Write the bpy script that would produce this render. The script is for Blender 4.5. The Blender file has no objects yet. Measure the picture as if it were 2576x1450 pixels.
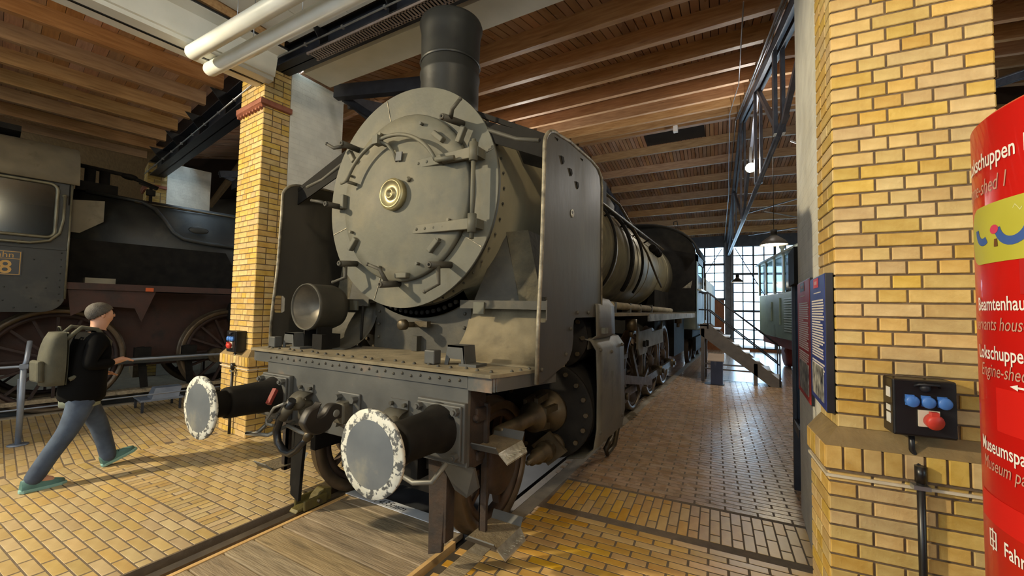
import bpy, math, random
from mathutils import Matrix, Vector
random.seed(7)
SC = bpy.context.scene
COL = SC.collection
PI = math.pi
def rad(a): return a * PI / 180

# ------------------------------------------------------------------ camera
cam_d = bpy.data.cameras.new('camera')
cam_d.sensor_fit = 'HORIZONTAL'; cam_d.sensor_width = 36
cam_d.lens = 1042.5 / 2576 * 36
cam_d.clip_start = 0.03; cam_d.clip_end = 300
cam = bpy.data.objects.new('camera', cam_d); COL.objects.link(cam)
_yaw, _pit, _rol = rad(29.503), rad(2.788), rad(1.114)
CAMP = Vector((2.552, -1.517, 1.743))
_d = Vector((-math.sin(_yaw) * math.cos(_pit), math.cos(_yaw) * math.cos(_pit), math.sin(_pit)))
_r0 = Vector((math.cos(_yaw), math.sin(_yaw), 0)); _u0 = _r0.cross(_d)
_r = _r0 * math.cos(_rol) + _u0 * math.sin(_rol)
_u = -_r0 * math.sin(_rol) + _u0 * math.cos(_rol)
cam.matrix_world = Matrix(((_r.x, _u.x, -_d.x, CAMP.x), (_r.y, _u.y, -_d.y, CAMP.y), (_r.z, _u.z, -_d.z, CAMP.z), (0, 0, 0, 1)))
SC.camera = cam

# ------------------------------------------------------------------ world, exposure
world = bpy.data.worlds.new('overcast_sky'); SC.world = world; world.use_nodes = True
_bg = world.node_tree.nodes['Background']
_bg.inputs[0].default_value = (0.66, 0.85, 1.0, 1); _bg.inputs[1].default_value = 9.0
SC.view_settings.view_transform = 'Standard'; SC.view_settings.look = 'None'
SC.view_settings.exposure = 0.0; SC.view_settings.gamma = 1.0
SC.view_settings.use_curve_mapping = False
try:
    SC.cycles.max_bounces = 7; SC.cycles.diffuse_bounces = 4; SC.cycles.glossy_bounces = 3
    SC.cycles.transparent_max_bounces = 8; SC.cycles.sample_clamp_indirect = 6
except Exception: pass

def lamp(name, loc, power, color, radius=0.15, kind='POINT', target=None, spot=100, blend=0.5):
    l = bpy.data.lights.new(name, kind); l.energy = power; l.color = color
    if kind == 'AREA': l.shape = 'RECTANGLE'; l.size = radius[0]; l.size_y = radius[1]
    else: l.shadow_soft_size = radius
    if kind == 'SPOT': l.spot_size = rad(spot); l.spot_blend = blend
    o = bpy.data.objects.new(name, l); COL.objects.link(o); o.location = loc
    if target is not None:
        o.rotation_euler = (Vector(target) - Vector(loc)).to_track_quat('-Z', 'Y').to_euler()
    return o
WARM = (1.0, 0.84, 0.56); NEUT = (1.0, 0.95, 0.86); COOL = (0.72, 0.86, 1.0)
# halogen floodlight on the outer wall, lamp over the right aisle, then two unseen fills added for brightness
lamp('floodlight_beam', (-5.6, -4.6, 4.9), 3500, WARM, 0.14, 'SPOT', (-0.4, 1.2, 1.8), 80, 0.7)
lamp('unseen_aisle_light', (4.1, -2.3, 4.4), 300, WARM, 0.2)
lamp('unseen_aisle_light', (0.2, -4.6, 4.5), 100, NEUT, 0.25)  # unseen fill lamp added behind the camera, no fitting hangs there
lamp('rear_fill_light', (0.0, -6.6, 2.7), 75, (0.93, 0.97, 1.0), (9.0, 3.0), 'AREA', (0, 2, 2.2))  # added area fill inside the rear wall, stands in for window daylight

# ------------------------------------------------------------------ materials
def lin(c): return tuple(((x / 255) / 12.92 if x / 255 <= 0.04045 else ((x / 255 + 0.055) / 1.055) ** 2.4) for x in c)
MATS = {}
def mat(name, c1, c2=None, scale=6.0, rough=0.6, metal=0.0, bump=0.0, bscale=None, c3=None, s3=2.0, t3=(0.55, 0.7), stretch=None, rnd=0.0, spec=0.5, detail=5, emit=None, estr=0, coat=0):
    if name in MATS: return MATS[name]
    m = bpy.data.materials.new(name); m.use_nodes = True; MATS[name] = m
    nt = m.node_tree; N = nt.nodes; L = nt.links; b = N['Principled BSDF']
    b.inputs['Roughness'].default_value = rough; b.inputs['Metallic'].default_value = metal
    b.inputs['Specular IOR Level'].default_value = spec
    a1 = (*lin(c1), 1); a2 = (*lin(c2 or c1), 1)
    tc = N.new('ShaderNodeTexCoord'); mp = N.new('ShaderNodeMapping'); L.new(tc.outputs['Object'], mp.inputs[0])
    if stretch: mp.inputs['Scale'].default_value = stretch
    nz = N.new('ShaderNodeTexNoise'); nz.inputs['Scale'].default_value = scale; nz.inputs['Detail'].default_value = detail
    L.new(mp.outputs[0], nz.inputs[0])
    rp = N.new('ShaderNodeValToRGB'); rp.color_ramp.elements[0].position = 0.33; rp.color_ramp.elements[1].position = 0.67
    rp.color_ramp.elements[0].color = a1; rp.color_ramp.elements[1].color = a2
    L.new(nz.outputs[0], rp.inputs[0]); out = rp.outputs[0]
    if c3:
        n3 = N.new('ShaderNodeTexNoise'); n3.inputs['Scale'].default_value = s3; n3.inputs['Detail'].default_value = 8
        n3.inputs['Roughness'].default_value = 0.62
        L.new(mp.outputs[0], n3.inputs[0])
        r3 = N.new('ShaderNodeMapRange'); r3.inputs['From Min'].default_value = t3[0]; r3.inputs['From Max'].default_value = t3[1]
        L.new(n3.outputs[0], r3.inputs[0])
        mx = N.new('ShaderNodeMix'); mx.data_type = 'RGBA'; L.new(r3.outputs[0], mx.inputs[0])
        L.new(out, mx.inputs[6]); mx.inputs[7].default_value = (*lin(c3), 1); out = mx.outputs[2]
    if rnd:
        oi = N.new('ShaderNodeObjectInfo'); ge = N.new('ShaderNodeNewGeometry')
        ad = N.new('ShaderNodeMath'); ad.operation = 'ADD'; L.new(oi.outputs['Random'], ad.inputs[0]); L.new(ge.outputs['Random Per Island'], ad.inputs[1])
        fr = N.new('ShaderNodeMath'); fr.operation = 'FRACT'; L.new(ad.outputs[0], fr.inputs[0])
        m1 = N.new('ShaderNodeMapRange'); m1.inputs['To Min'].default_value = 1 - rnd; m1.inputs['To Max'].default_value = 1 + rnd * 0.6
        L.new(fr.outputs[0], m1.inputs[0])
        ml = N.new('ShaderNodeMath'); ml.operation = 'MULTIPLY'; ml.inputs[1].default_value = 7.31; L.new(fr.outputs[0], ml.inputs[0])
        f2 = N.new('ShaderNodeMath'); f2.operation = 'FRACT'; L.new(ml.outputs[0], f2.inputs[0])
        m2 = N.new('ShaderNodeMapRange'); m2.inputs['To Min'].default_value = 0.5 - rnd * 0.05; m2.inputs['To Max'].default_value = 0.5 + rnd * 0.03
        L.new(f2.outputs[0], m2.inputs[0])
        m4 = N.new('ShaderNodeMapRange'); m4.inputs['To Min'].default_value = 1 - rnd * 1.1; m4.inputs['To Max'].default_value = 1.1
        ml2 = N.new('ShaderNodeMath'); ml2.operation = 'MULTIPLY'; ml2.inputs[1].default_value = 13.7; L.new(fr.outputs[0], ml2.inputs[0])
        f3 = N.new('ShaderNodeMath'); f3.operation = 'FRACT'; L.new(ml2.outputs[0], f3.inputs[0]); L.new(f3.outputs[0], m4.inputs[0])
        hs = N.new('ShaderNodeHueSaturation'); L.new(m2.outputs[0], hs.inputs['Hue']); L.new(m1.outputs[0], hs.inputs['Value']); L.new(m4.outputs[0], hs.inputs['Saturation'])
        L.new(out, hs.inputs['Color']); out = hs.outputs[0]
    L.new(out, b.inputs['Base Color'])
    rr = N.new('ShaderNodeMapRange'); rr.inputs['To Min'].default_value = max(0.03, rough - 0.12); rr.inputs['To Max'].default_value = min(1, rough + 0.12)
    L.new(nz.outputs[0], rr.inputs[0]); L.new(rr.outputs[0], b.inputs['Roughness'])
    if bump:
        nb = N.new('ShaderNodeTexNoise'); nb.inputs['Scale'].default_value = bscale or scale * 4; nb.inputs['Detail'].default_value = 6
        L.new(mp.outputs[0], nb.inputs[0])
        bp = N.new('ShaderNodeBump'); bp.inputs['Strength'].default_value = bump; bp.inputs['Distance'].default_value = 0.02
        L.new(nb.outputs[0], bp.inputs['Height']); L.new(bp.outputs[0], b.inputs['Normal'])
    if emit:
        b.inputs['Emission Color'].default_value = (*emit, 1); b.inputs['Emission Strength'].default_value = estr
    if coat: b.inputs['Coat Weight'].default_value = coat
    return m
def glass_mat(name, tint=(0.9, 0.95, 1.0), gloss=0.12, rough=0.02):
    m = bpy.data.materials.new(name); m.use_nodes = True; nt = m.node_tree; N = nt.nodes; L = nt.links
    N.remove(N['Principled BSDF'])
    t = N.new('ShaderNodeBsdfTransparent'); t.inputs[0].default_value = (*tint, 1)
    g = N.new('ShaderNodeBsdfGlossy'); g.inputs['Roughness'].default_value = rough
    mx = N.new('ShaderNodeMixShader'); mx.inputs[0].default_value = gloss
    L.new(t.outputs[0], mx.inputs[1]); L.new(g.outputs[0], mx.inputs[2]); L.new(mx.outputs[0], N['Material Output'].inputs[0])
    MATS[name] = m; return m

M_PAVER = mat('yellow_clinker_paver', (174, 148, 98), (194, 170, 120), 7, 0.36, bump=0.06, rnd=0.15, c3=(152, 124, 78), s3=3, t3=(0.6, 0.85))
M_PAVER3 = mat('golden_clinker_paver', (184, 142, 62), (206, 166, 84), 7, 0.36, bump=0.06, rnd=0.16, c3=(160, 120, 56), s3=3, t3=(0.58, 0.82))
M_PAVER2 = mat('polished_brown_paver', (164, 136, 106), (184, 156, 126), 7, 0.28, bump=0.04, rnd=0.12, c3=(146, 120, 96), s3=2, t3=(0.5, 0.8))
M_MORTAR = mat('grey_mortar', (92, 76, 58), (116, 98, 76), 14, 0.9, bump=0.3)
M_FLOORMORTAR = mat('dark_floor_joint', (92, 79, 63), (110, 95, 77), 12, 0.85, bump=0.2)
M_BRICK = mat('yellow_brick', (186, 152, 78), (208, 178, 106), 12, 0.66, bump=0.2, bscale=40, rnd=0.17, c3=(176, 160, 120), s3=5, t3=(0.6, 0.78))
M_TERRA = mat('terracotta', (128, 74, 56), (150, 92, 70), 10, 0.65, bump=0.3)
M_PLASTER = mat('whitewashed_masonry', (205, 203, 192), (222, 220, 208), 5, 0.8, bump=0.5, bscale=9)
def brick_relief(m):
    N = m.node_tree.nodes; L = m.node_tree.links; p = N['Principled BSDF']
    tc = N.new('ShaderNodeTexCoord'); sx = N.new('ShaderNodeSeparateXYZ'); L.new(tc.outputs['Object'], sx.inputs[0])
    ad = N.new('ShaderNodeMath'); L.new(sx.outputs[0], ad.inputs[0]); L.new(sx.outputs[1], ad.inputs[1])
    cb_ = N.new('ShaderNodeCombineXYZ'); L.new(ad.outputs[0], cb_.inputs[0]); L.new(sx.outputs[2], cb_.inputs[1])
    br = N.new('ShaderNodeTexBrick'); L.new(cb_.outputs[0], br.inputs[0]); br.inputs['Scale'].default_value = 1; br.inputs['Brick Width'].default_value = 0.25; br.inputs['Row Height'].default_value = 0.0765; br.inputs['Mortar Size'].default_value = 0.006; br.inputs['Mortar Smooth'].default_value = 0.5
    bp = N.new('ShaderNodeBump'); bp.invert = True; bp.inputs['Strength'].default_value = 0.5; bp.inputs['Distance'].default_value = 0.006
    L.new(br.outputs['Fac'], bp.inputs['Height'])
    old = p.inputs['Normal'].links[0].from_socket if p.inputs['Normal'].links else None
    if old: L.new(old, bp.inputs['Normal'])
    L.new(bp.outputs[0], p.inputs['Normal'])
brick_relief(M_PLASTER)
M_WHITE = mat('white_paint', (214, 215, 206), (226, 226, 218), 3, 0.55)
M_PIPE = mat('white_pipe_jacket', (222, 224, 214), (232, 233, 226), 3, 0.35)
M_WOOD = mat('pine_joist', (168, 130, 90), (196, 160, 116), 5, 0.5, bump=0.1, stretch=(0.6, 6, 6), rnd=0.15, c3=(130, 94, 60), s3=3.0, t3=(0.6, 0.75))
M_WOODY = mat('pine_joist_radial', (160, 118, 74), (188, 146, 98), 5, 0.5, bump=0.06, stretch=(6, 0.5, 6), rnd=0.12, c3=(120, 84, 50), s3=3.0, t3=(0.6, 0.75))
M_BOARDX = mat('pine_board_cross', (156, 112, 72), (184, 138, 94), 6, 0.42, bump=0.06, stretch=(0.5, 6, 6), rnd=0.22, c3=(128, 88, 56), s3=2.5, t3=(0.58, 0.75))
M_BOARD = mat('pine_ceiling_board', (168, 128, 96), (194, 154, 120), 2.0, 0.3, stretch=(2.0, 0.4, 2.0), rnd=0.2, c3=(146, 108, 80), s3=1.2, t3=(0.55, 0.8), detail=2)
M_STEEL = mat('dark_steel', (34, 36, 44), (48, 50, 58), 8, 0.5, 0.3)
M_TRUSS = mat('grey_painted_steel', (84, 88, 98), (108, 112, 122), 6, 0.45, 0.3)
M_CONDUIT = mat('zinc_conduit', (150, 154, 160), (176, 180, 186), 6, 0.35, 0.8)
M_PLANK = mat('worn_plank', (130, 113, 86), (162, 143, 112), 4, 0.75, bump=0.35, stretch=(0.7, 7, 7), c3=(92, 80, 62), s3=2.2, t3=(0.52, 0.72), rnd=0.14)
M_STRIP = mat('pale_timber_strip', (190, 152, 98), (208, 172, 116), 6, 0.6, bump=0.15)
M_RAIL = mat('rail_steel', (88, 80, 70), (116, 106, 92), 7, 0.45, 0.6, bump=0.1)
M_RUST = mat('rusty_steel', (36, 30, 26), (60, 45, 34), 12, 0.8, 0.0, bump=0.3, c3=(56, 46, 40), s3=4)
M_BED = mat('dark_track_bed', (50, 46, 42), (70, 64, 56), 8, 0.9, bump=0.4)
M_CONC = mat('edge_concrete', (118, 108, 92), (140, 130, 112), 7, 0.8, bump=0.3)
M_ALU = mat('aluminium_strip', (206, 210, 214), (220, 222, 226), 5, 0.35, 0.1)
M_BLACK = mat('black_plastic', (20, 20, 22), (28, 28, 31), 6, 0.35)
M_INK = mat('black_ink', (30, 28, 28), (36, 34, 34), 6, 0.7)
M_GLASS = glass_mat('window_glass', (0.86, 0.93, 1.0), 0.06)
M_CABGLASS = glass_mat('dusty_cab_glass', (0.40, 0.47, 0.47), 0.045, 0.12)

# ------------------------------------------------------------------ mesh builder
class MB:
    def __init__(s): s.v = []; s.f = []; s.sm = []
    def add(s, vs, fs, smooth=False):
        o = len(s.v); s.v.extend([tuple(x) for x in vs])
        for f in fs: s.f.append(tuple(i + o for i in f)); s.sm.append(smooth)
        return s
    def box(s, c, d, M=None):
        x, y, z = c; a, b, h = d[0] / 2, d[1] / 2, d[2] / 2
        vs = [Vector((x + i * a, y + j * b, z + k * h)) for i in (-1, 1) for j in (-1, 1) for k in (-1, 1)]
        if M is not None: vs = [M @ v for v in vs]
        return s.add(vs, [(0, 1, 3, 2), (4, 6, 7, 5), (0, 4, 5, 1), (2, 3, 7, 6), (0, 2, 6, 4), (1, 5, 7, 3)])
    def bx(s, x0, x1, y0, y1, z0, z1, M=None):
        return s.box(((x0 + x1) / 2, (y0 + y1) / 2, (z0 + z1) / 2), (abs(x1 - x0), abs(y1 - y0), abs(z1 - z0)), M)
    def bar(s, p0, p1, w, h, up=(0, 0, 1)):
        p0 = Vector(p0); p1 = Vector(p1); d = (p1 - p0); L = d.length; d.normalize(); up = Vector(up)
        x = d.cross(up)
        if x.length < 1e-4: x = d.cross(Vector((1, 0, 0)))
        x.normalize(); u = x.cross(d)
        vs = [p + x * (i * w / 2) + u * (j * h / 2) for p in (p0, p1) for i, j in ((-1, -1), (1, -1), (1, 1), (-1, 1))]
        return s.add(vs, [(3, 2, 1, 0), (4, 5, 6, 7), (0, 1, 5, 4), (1, 2, 6, 5), (2, 3, 7, 6), (3, 0, 4, 7)])
    def lathe(s, o, ax, prof, n=24, smooth=True, a0=0, a1=2 * PI, caps=True):
        o = Vector(o); ax = Vector(ax).normalized()
        x = ax.cross(Vector((0, 0, 1)))
        if x.length < 1e-3: x = Vector((1, 0, 0))
        x.normalize(); y = ax.cross(x); full = abs(a1 - a0 - 2 * PI) < 1e-6; m = n if full else n + 1
        vs = []
        for t, r in prof:
            for i in range(m):
                a = a0 + (a1 - a0) * i / n
                vs.append(o + ax * t + (x * math.cos(a) + y * math.sin(a)) * r)
        fs = []
        for k in range(len(prof) - 1):
            for i in range(n):
                j = (i + 1) % m
                fs.append((k * m + i, k * m + j, (k + 1) * m + j, (k + 1) * m + i))
        s.add(vs, fs, smooth)
        if full and caps:
            if prof[0][1] > 1e-6: s.add(vs[:m], [tuple(reversed(range(m)))])
            if prof[-1][1] > 1e-6: s.add(vs[-m:], [tuple(range(m))])
        return s
    def cyl(s, p0, p1, r0, r1=None, n=16, smooth=True):
        p0 = Vector(p0); p1 = Vector(p1); r1 = r0 if r1 is None else r1
        return s.lathe(p0, p1 - p0, [(0, r0), ((p1 - p0).length, r1)], n, smooth)
    def tube(s, pts, r, n=8, close=False):
        pts = [Vector(q) for q in pts]; N = len(pts); vs = []; u = None
        for i, q in enumerate(pts):
            t = ((pts[(i + 1) % N] if close or i < N - 1 else q) - (pts[i - 1] if close or i > 0 else q)).normalized()
            if u is None:
                u = t.cross(Vector((0, 0, 1)))
                if u.length < 1e-2: u = t.cross(Vector((1, 0, 0)))
            u = (u - t * u.dot(t)).normalized(); w = t.cross(u)
            rr = r[i] if isinstance(r, (list, tuple)) else r
            for k in range(n): a = 2 * PI * k / n; vs.append(q + (u * math.cos(a) + w * math.sin(a)) * rr)
        fs = [(i * n + k, i * n + (k + 1) % n, ((i + 1) % N) * n + (k + 1) % n, ((i + 1) % N) * n + k) for i in range(N if close else N - 1) for k in range(n)]
        s.add(vs, fs, True)
        if not close: s.add(vs[:n], [tuple(reversed(range(n)))]); s.add(vs[-n:], [tuple(range(n))])
        return s
    def prism(s, pts, vec, smooth=False):
        pts = [Vector(q) for q in pts]; vec = Vector(vec); n = len(pts)
        vs = pts + [q + vec for q in pts]
        s.add(vs, [tuple(reversed(range(n))), tuple(range(n, 2 * n))])
        return s.add(vs, [(i, (i + 1) % n, n + (i + 1) % n, n + i) for i in range(n)], smooth)
    def ball(s, c, r, n=10, m=7, sc=(1, 1, 1)):
        c = Vector(c); vs = []
        for j in range(m + 1):
            t = PI * j / m
            for i in range(n):
                a = 2 * PI * i / n
                vs.append(c + Vector((math.sin(t) * math.cos(a) * r * sc[0], math.sin(t) * math.sin(a) * r * sc[1], math.cos(t) * r * sc[2])))
        return s.add(vs, [(j * n + i, (j + 1) * n + i, (j + 1) * n + (i + 1) % n, j * n + (i + 1) % n) for j in range(m) for i in range(n)], True)
    def sheet(s, grid, smooth=True):
        h = len(grid); w = len(grid[0]); vs = [q for row in grid for q in row]
        return s.add(vs, [(j * w + i, j * w + i + 1, (j + 1) * w + i + 1, (j + 1) * w + i) for j in range(h - 1) for i in range(w - 1)], smooth)
    def mesh(s, name, m):
        me = bpy.data.meshes.new(name); me.from_pydata(s.v, [], s.f)
        me.polygons.foreach_set('use_smooth', s.sm)
        if m is not None: me.materials.append(m)
        me.update(); return me
    def islands(s):
        par = list(range(len(s.v)))
        def find(i):
            while par[i] != i: par[i] = par[par[i]]; i = par[i]
            return i
        seen = {}
        for i, q in enumerate(s.v):
            k = (round(q[0], 4), round(q[1], 4), round(q[2], 4))
            if k in seen: par[find(i)] = find(seen[k])
            else: seen[k] = i
        for f in s.f:
            for j in f[1:]: par[find(j)] = find(f[0])
        out = {}
        for f, sm in zip(s.f, s.sm):
            out.setdefault(find(f[0]), []).append((f, sm))
        res = []
        for fs in out.values():
            b = MB(); mp = {}
            for f, sm in fs:
                for i in f:
                    if i not in mp: mp[i] = len(b.v); b.v.append(s.v[i])
                b.f.append(tuple(mp[i] for i in f)); b.sm.append(sm)
            res.append(b)
        return res
    def build(s, name, m, parent=None, bevel=0, solid=0, fix=True, split=False):
        if split: return [q.build(name, m, parent, bevel, solid, fix) for q in s.islands()][0]
        me = s.mesh(name, m)
        if fix:
            import bmesh
            bm = bmesh.new(); bm.from_mesh(me); bmesh.ops.remove_doubles(bm, verts=bm.verts, dist=1e-5)
            bmesh.ops.recalc_face_normals(bm, faces=bm.faces); bm.to_mesh(me); bm.free()
        o = bpy.data.objects.new(name, me); COL.objects.link(o)
        if parent is not None: o.parent = parent
        if solid:
            md = o.modifiers.new('thickness', 'SOLIDIFY'); md.thickness = solid; md.offset = 0
        if bevel:
            md = o.modifiers.new('bevel', 'BEVEL'); md.width = bevel; md.segments = 2; md.limit_method = 'ANGLE'; md.angle_limit = rad(40)
        return o
def tag(o, label=None, cat=None, group=None, kind=None):
    if label: o['label'] = label
    if cat: o['category'] = cat
    if group: o['group'] = group
    if kind: o['kind'] = kind
    return o
def empty(name, loc=(0, 0, 0), rz=0, label=None, cat=None, group=None, kind=None):
    o = bpy.data.objects.new(name, None); COL.objects.link(o); o.location = loc; o.rotation_euler = (0, 0, rz)
    o.empty_display_size = 0.2
    return tag(o, label, cat, group, kind)
def link(name, me, parent=None, M=None):
    o = bpy.data.objects.new(name, me); COL.objects.link(o)
    if parent is not None: o.parent = parent
    if M is not None: o.matrix_local = M
    return o
def copy_tree(o, parent=None):
    c = o.copy(); COL.objects.link(c); c.parent = parent
    for ch in list(o.children): copy_tree(ch, c)
    return c
def text_verts(body, size=1.0, align='LEFT', shear=0.0, extrude=0.0, bold=False):
    cu = bpy.data.curves.new('txt', 'FONT'); cu.body = body; cu.size = size; cu.align_x = align; cu.shear = shear; cu.extrude = extrude
    cu.resolution_u = 3
    if bold: cu.offset = 0.012 * size
    o = bpy.data.objects.new('txt', cu); COL.objects.link(o); bpy.context.view_layer.update()
    me = o.evaluated_get(bpy.context.evaluated_depsgraph_get()).to_mesh()
    vs = [v.co.copy() for v in me.vertices]; fs = [tuple(f.vertices) for f in me.polygons]
    o.evaluated_get(bpy.context.evaluated_depsgraph_get()).to_mesh_clear()
    bpy.data.objects.remove(o); bpy.data.curves.remove(cu)
    return vs, fs
def text_obj(name, body, size, fn, m, parent=None, **k):
    vs, fs = text_verts(body, size, **k); b = MB(); b.add([fn(v) for v in vs], fs); return b.build(name, m, parent, fix=False)

# roundhouse geometry: every bay is the main one turned about the turntable
PIV = Vector((0, 43, 0)); BAY = rad(9.2); HT = math.tan(BAY / 2)
def bayM(k): return Matrix.Translation(PIV) @ Matrix.Rotation(BAY * k, 4, 'Z') @ Matrix.Translation(-PIV)
def xb(y): return (43 - y) * HT          # half width of a bay at depth y
YW = 20.0                                # gate wall
YR, ZR = 11.9, 7.30                      # ridge: joist undersides
def znear(y): return 5.38 + 0.243 * (y - 3.5)
def zfar(y): return znear(YR) - 0.30 * (y - YR)
# ================================================================== THE SETTING
# ---------------- floor
LT_O = Vector((-7.5, 1.2, 0)); LT_A = rad(9.2)                # neighbouring track
LTM = Matrix.Translation(LT_O) @ Matrix.Rotation(-LT_A, 4, 'Z')
def lt(x, y, z=0): return LTM @ Vector((x, y, z))
b = MB(); b.bx(-26, 26, -9, 24, -0.32, -0.16)
bed = b.build('floor_subfloor', M_BED); tag(bed, 'dark earth bed below the rails and paving', 'floor', kind='structure')
b = MB(); a0, a1 = lt(0.86, -10.5), lt(0.86, 24)
b.prism([(a0.x, a0.y, -0.16), (-0.905, -9, -0.16), (-0.905, 24, -0.16), (a1.x, a1.y, -0.16)], (0, 0, 0.1585))
floorL = b.build('floor', M_FLOORMORTAR); tag(floorL, 'yellow clinker paving between the two steam locomotives where the walker steps', 'floor', kind='structure')
b = MB(); b.bx(0.915, 26, -9, 24, -0.16, -0.0015)
floorR = b.build('floor', M_FLOORMORTAR); tag(floorR, 'clinker paving of the aisle between the locomotive and the posters', 'floor', kind='structure')
b = MB(); a0, a1 = lt(-0.86, -10.5), lt(-0.86, 24)
b.prism([(-26, -9, -0.16), (a0.x, a0.y, -0.16), (a1.x, a1.y, -0.16), (-26, 24, -0.16)], (0, 0, 0.15))
o = b.build('floor', M_CONC); tag(o, 'grey paving beyond the dark locomotive', 'floor', kind='structure')

def paver_mesh(l, w, h=0.05, c=0.0012):
    b = MB(); x, y = l / 2, w / 2
    vs = [(-x, -y, -h), (x, -y, -h), (x, y, -h), (-x, y, -h), (-x, -y, -c), (x, -y, -c), (x, y, -c), (-x, y, -c),
          (-x + c, -y + c, 0), (x - c, -y + c, 0), (x - c, y - c, 0), (-x + c, y - c, 0)]
    b.add(vs, [(8, 9, 10, 11)] + [(4 + i, 4 + (i + 1) % 4, 8 + (i + 1) % 4, 8 + i) for i in range(4)] + [(i, (i + 1) % 4, 4 + (i + 1) % 4, 4 + i) for i in range(4)])
    return b
_pm = {}
def paver(l, w, mt=None):
    mt = mt or M_PAVER; k = (round(l, 3), round(w, 3), mt.name)
    if k not in _pm: _pm[k] = paver_mesh(l, w).mesh('paver', mt)
    return _pm[k]
def lay(floor, items, nmax=300, mt=None):
    """items: (matrix, l, w); the ones that show largest become objects, the rest one stuff part"""
    def size(it):
        q = it[0].translation; v = q - CAMP; dp = v.dot(_d)
        if dp < 0.3: return -1
        px = 1288 + 1042 * v.dot(_r) / dp; py = 725 - 1042 * v.dot(_u) / dp
        return -1 if not (-30 < px < 2606 and -30 < py < 1475) else it[1] * it[2] * abs(v.z) / dp ** 3
    items = sorted(items, key=size, reverse=True)
    for M, l, w in items[:nmax]: link('paver', paver(l, w, mt), floor, M)
    b = MB()
    for M, l, w in items[nmax:]:
        pm = paver_mesh(l, w); b.add([M @ Vector(v) for v in pm.v], pm.f)
    if b.v: o = b.build('paving', mt or M_PAVER, floor, fix=False); o['kind'] = 'stuff'
J = 0.011
def rows(F, u0, u1, v0, v1, L=0.25, Wd=0.078, inside=None, off=0.0):
    out = []; n = 0; v = v0
    while v + Wd <= v1 + 1e-6:
        ua = u0(v + Wd / 2) if callable(u0) else u0
        u = (-4.5 if callable(u0) else u0) - (L / 2 if n % 2 else 0) + off
        while u < u1:
            a, c = max(u, ua), min(u + L, u1)
            if c - a > 0.04:
                M = F @ Matrix.Translation(((a + c) / 2, v + Wd / 2, random.uniform(-0.0003, 0.0003)))
                if inside is None or inside(M.translation): out.append((M, c - a - 0.016, Wd - J))
            u += L
        v += Wd; n += 1
    return out
I4 = Matrix.Identity(4)
def bndL(y): return -3.62 - HT * (1.0 - y) * 0.9
insL = lambda q: q.x > bndL(q.y)
R90 = Matrix.Rotation(PI / 2, 4, 'Z')
it = rows(I4, bndL, -0.912, -1.36, 0.20)
it += rows(I4, bndL, -0.912, 0.45, 7.5)
st = rows(Matrix.Translation((0, 0.2, 0)) @ R90, 0.006, 0.248, 0.914, 4.4, L=0.25)
it += [q for q in st if insL(q[0].translation)]
# left bay: long joints run along its own radial
FL = LTM
def insB(q): return q.x < bndL(q.y) + 0.02 and (LTM.inverted() @ q).x > 0.9
it += rows(Matrix.Translation((0, 0, -0.0006)) @ FL, 0.9, 6.0, -2.4, 6.5, inside=insB)
lay(floorL, it, 300)
FR = Matrix.Translation((0.92, 1.94, 0)) @ Matrix.Rotation(rad(3.4), 4, 'Z')
insR = lambda q: q.x < 7.5 - 0.02 * q.y and q.x > 0.85
it = rows(FR, -0.25, 6.5, -1.62, 0.0, inside=insR)
it += [q for q in rows(FR @ R90, 0.03, 0.62, -4.5, 0.0, L=0.25, inside=insR)]
lay(floorR, it, 220, M_PAVER3)
lay(floorR, rows(FR, -0.75, 4.6, 0.655, 8.5, inside=insR), 80, M_PAVER2)
# far paving: joints only as fine relief
def brickmat(name, c1, c2, cm, sx, sy):
    m = bpy.data.materials.new(name); m.use_nodes = True; N = m.node_tree.nodes; L = m.node_tree.links; p = N['Principled BSDF']
    tc = N.new('ShaderNodeTexCoord'); br = N.new('ShaderNodeTexBrick'); L.new(tc.outputs['Object'], br.inputs[0])
    br.inputs['Scale'].default_value = 1; br.inputs['Brick Width'].default_value = sx; br.inputs['Row Height'].default_value = sy
    br.inputs['Mortar Size'].default_value = 0.005; br.inputs['Color1'].default_value = (*lin(c1), 1); br.inputs['Color2'].default_value = (*lin(c2), 1); br.inputs['Mortar'].default_value = (*lin(cm), 1)
    L.new(br.outputs[0], p.inputs['Base Color']); p.inputs['Roughness'].default_value = 0.24
    MATS[name] = m; return m
M_FARPAVE = brickmat('far_clinker_paving', (164, 136, 106), (184, 156, 126), (96, 82, 68), 0.25, 0.078)
b = MB(); b.add([FR @ Vector(q) for q in ((0.04, 8.5, -0.0005), (7.5, 8.5, -0.0005), (7.5, 18.2, -0.0005), (-0.9, 18.2, -0.0005))], [(0, 1, 2, 3)])
b.build('paving_far', M_FARPAVE, floorR)
b = MB(); b.bx(0.80, 0.93, 1.0, 23, -0.16, 0.002); b.build('concrete_edge', M_CONC, floorR)
b = MB(); b.bx(0.80, 0.945, -3, 1.0, -0.16, 0.002); b.build('edge_board', M_PLANK, floorR)

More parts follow.
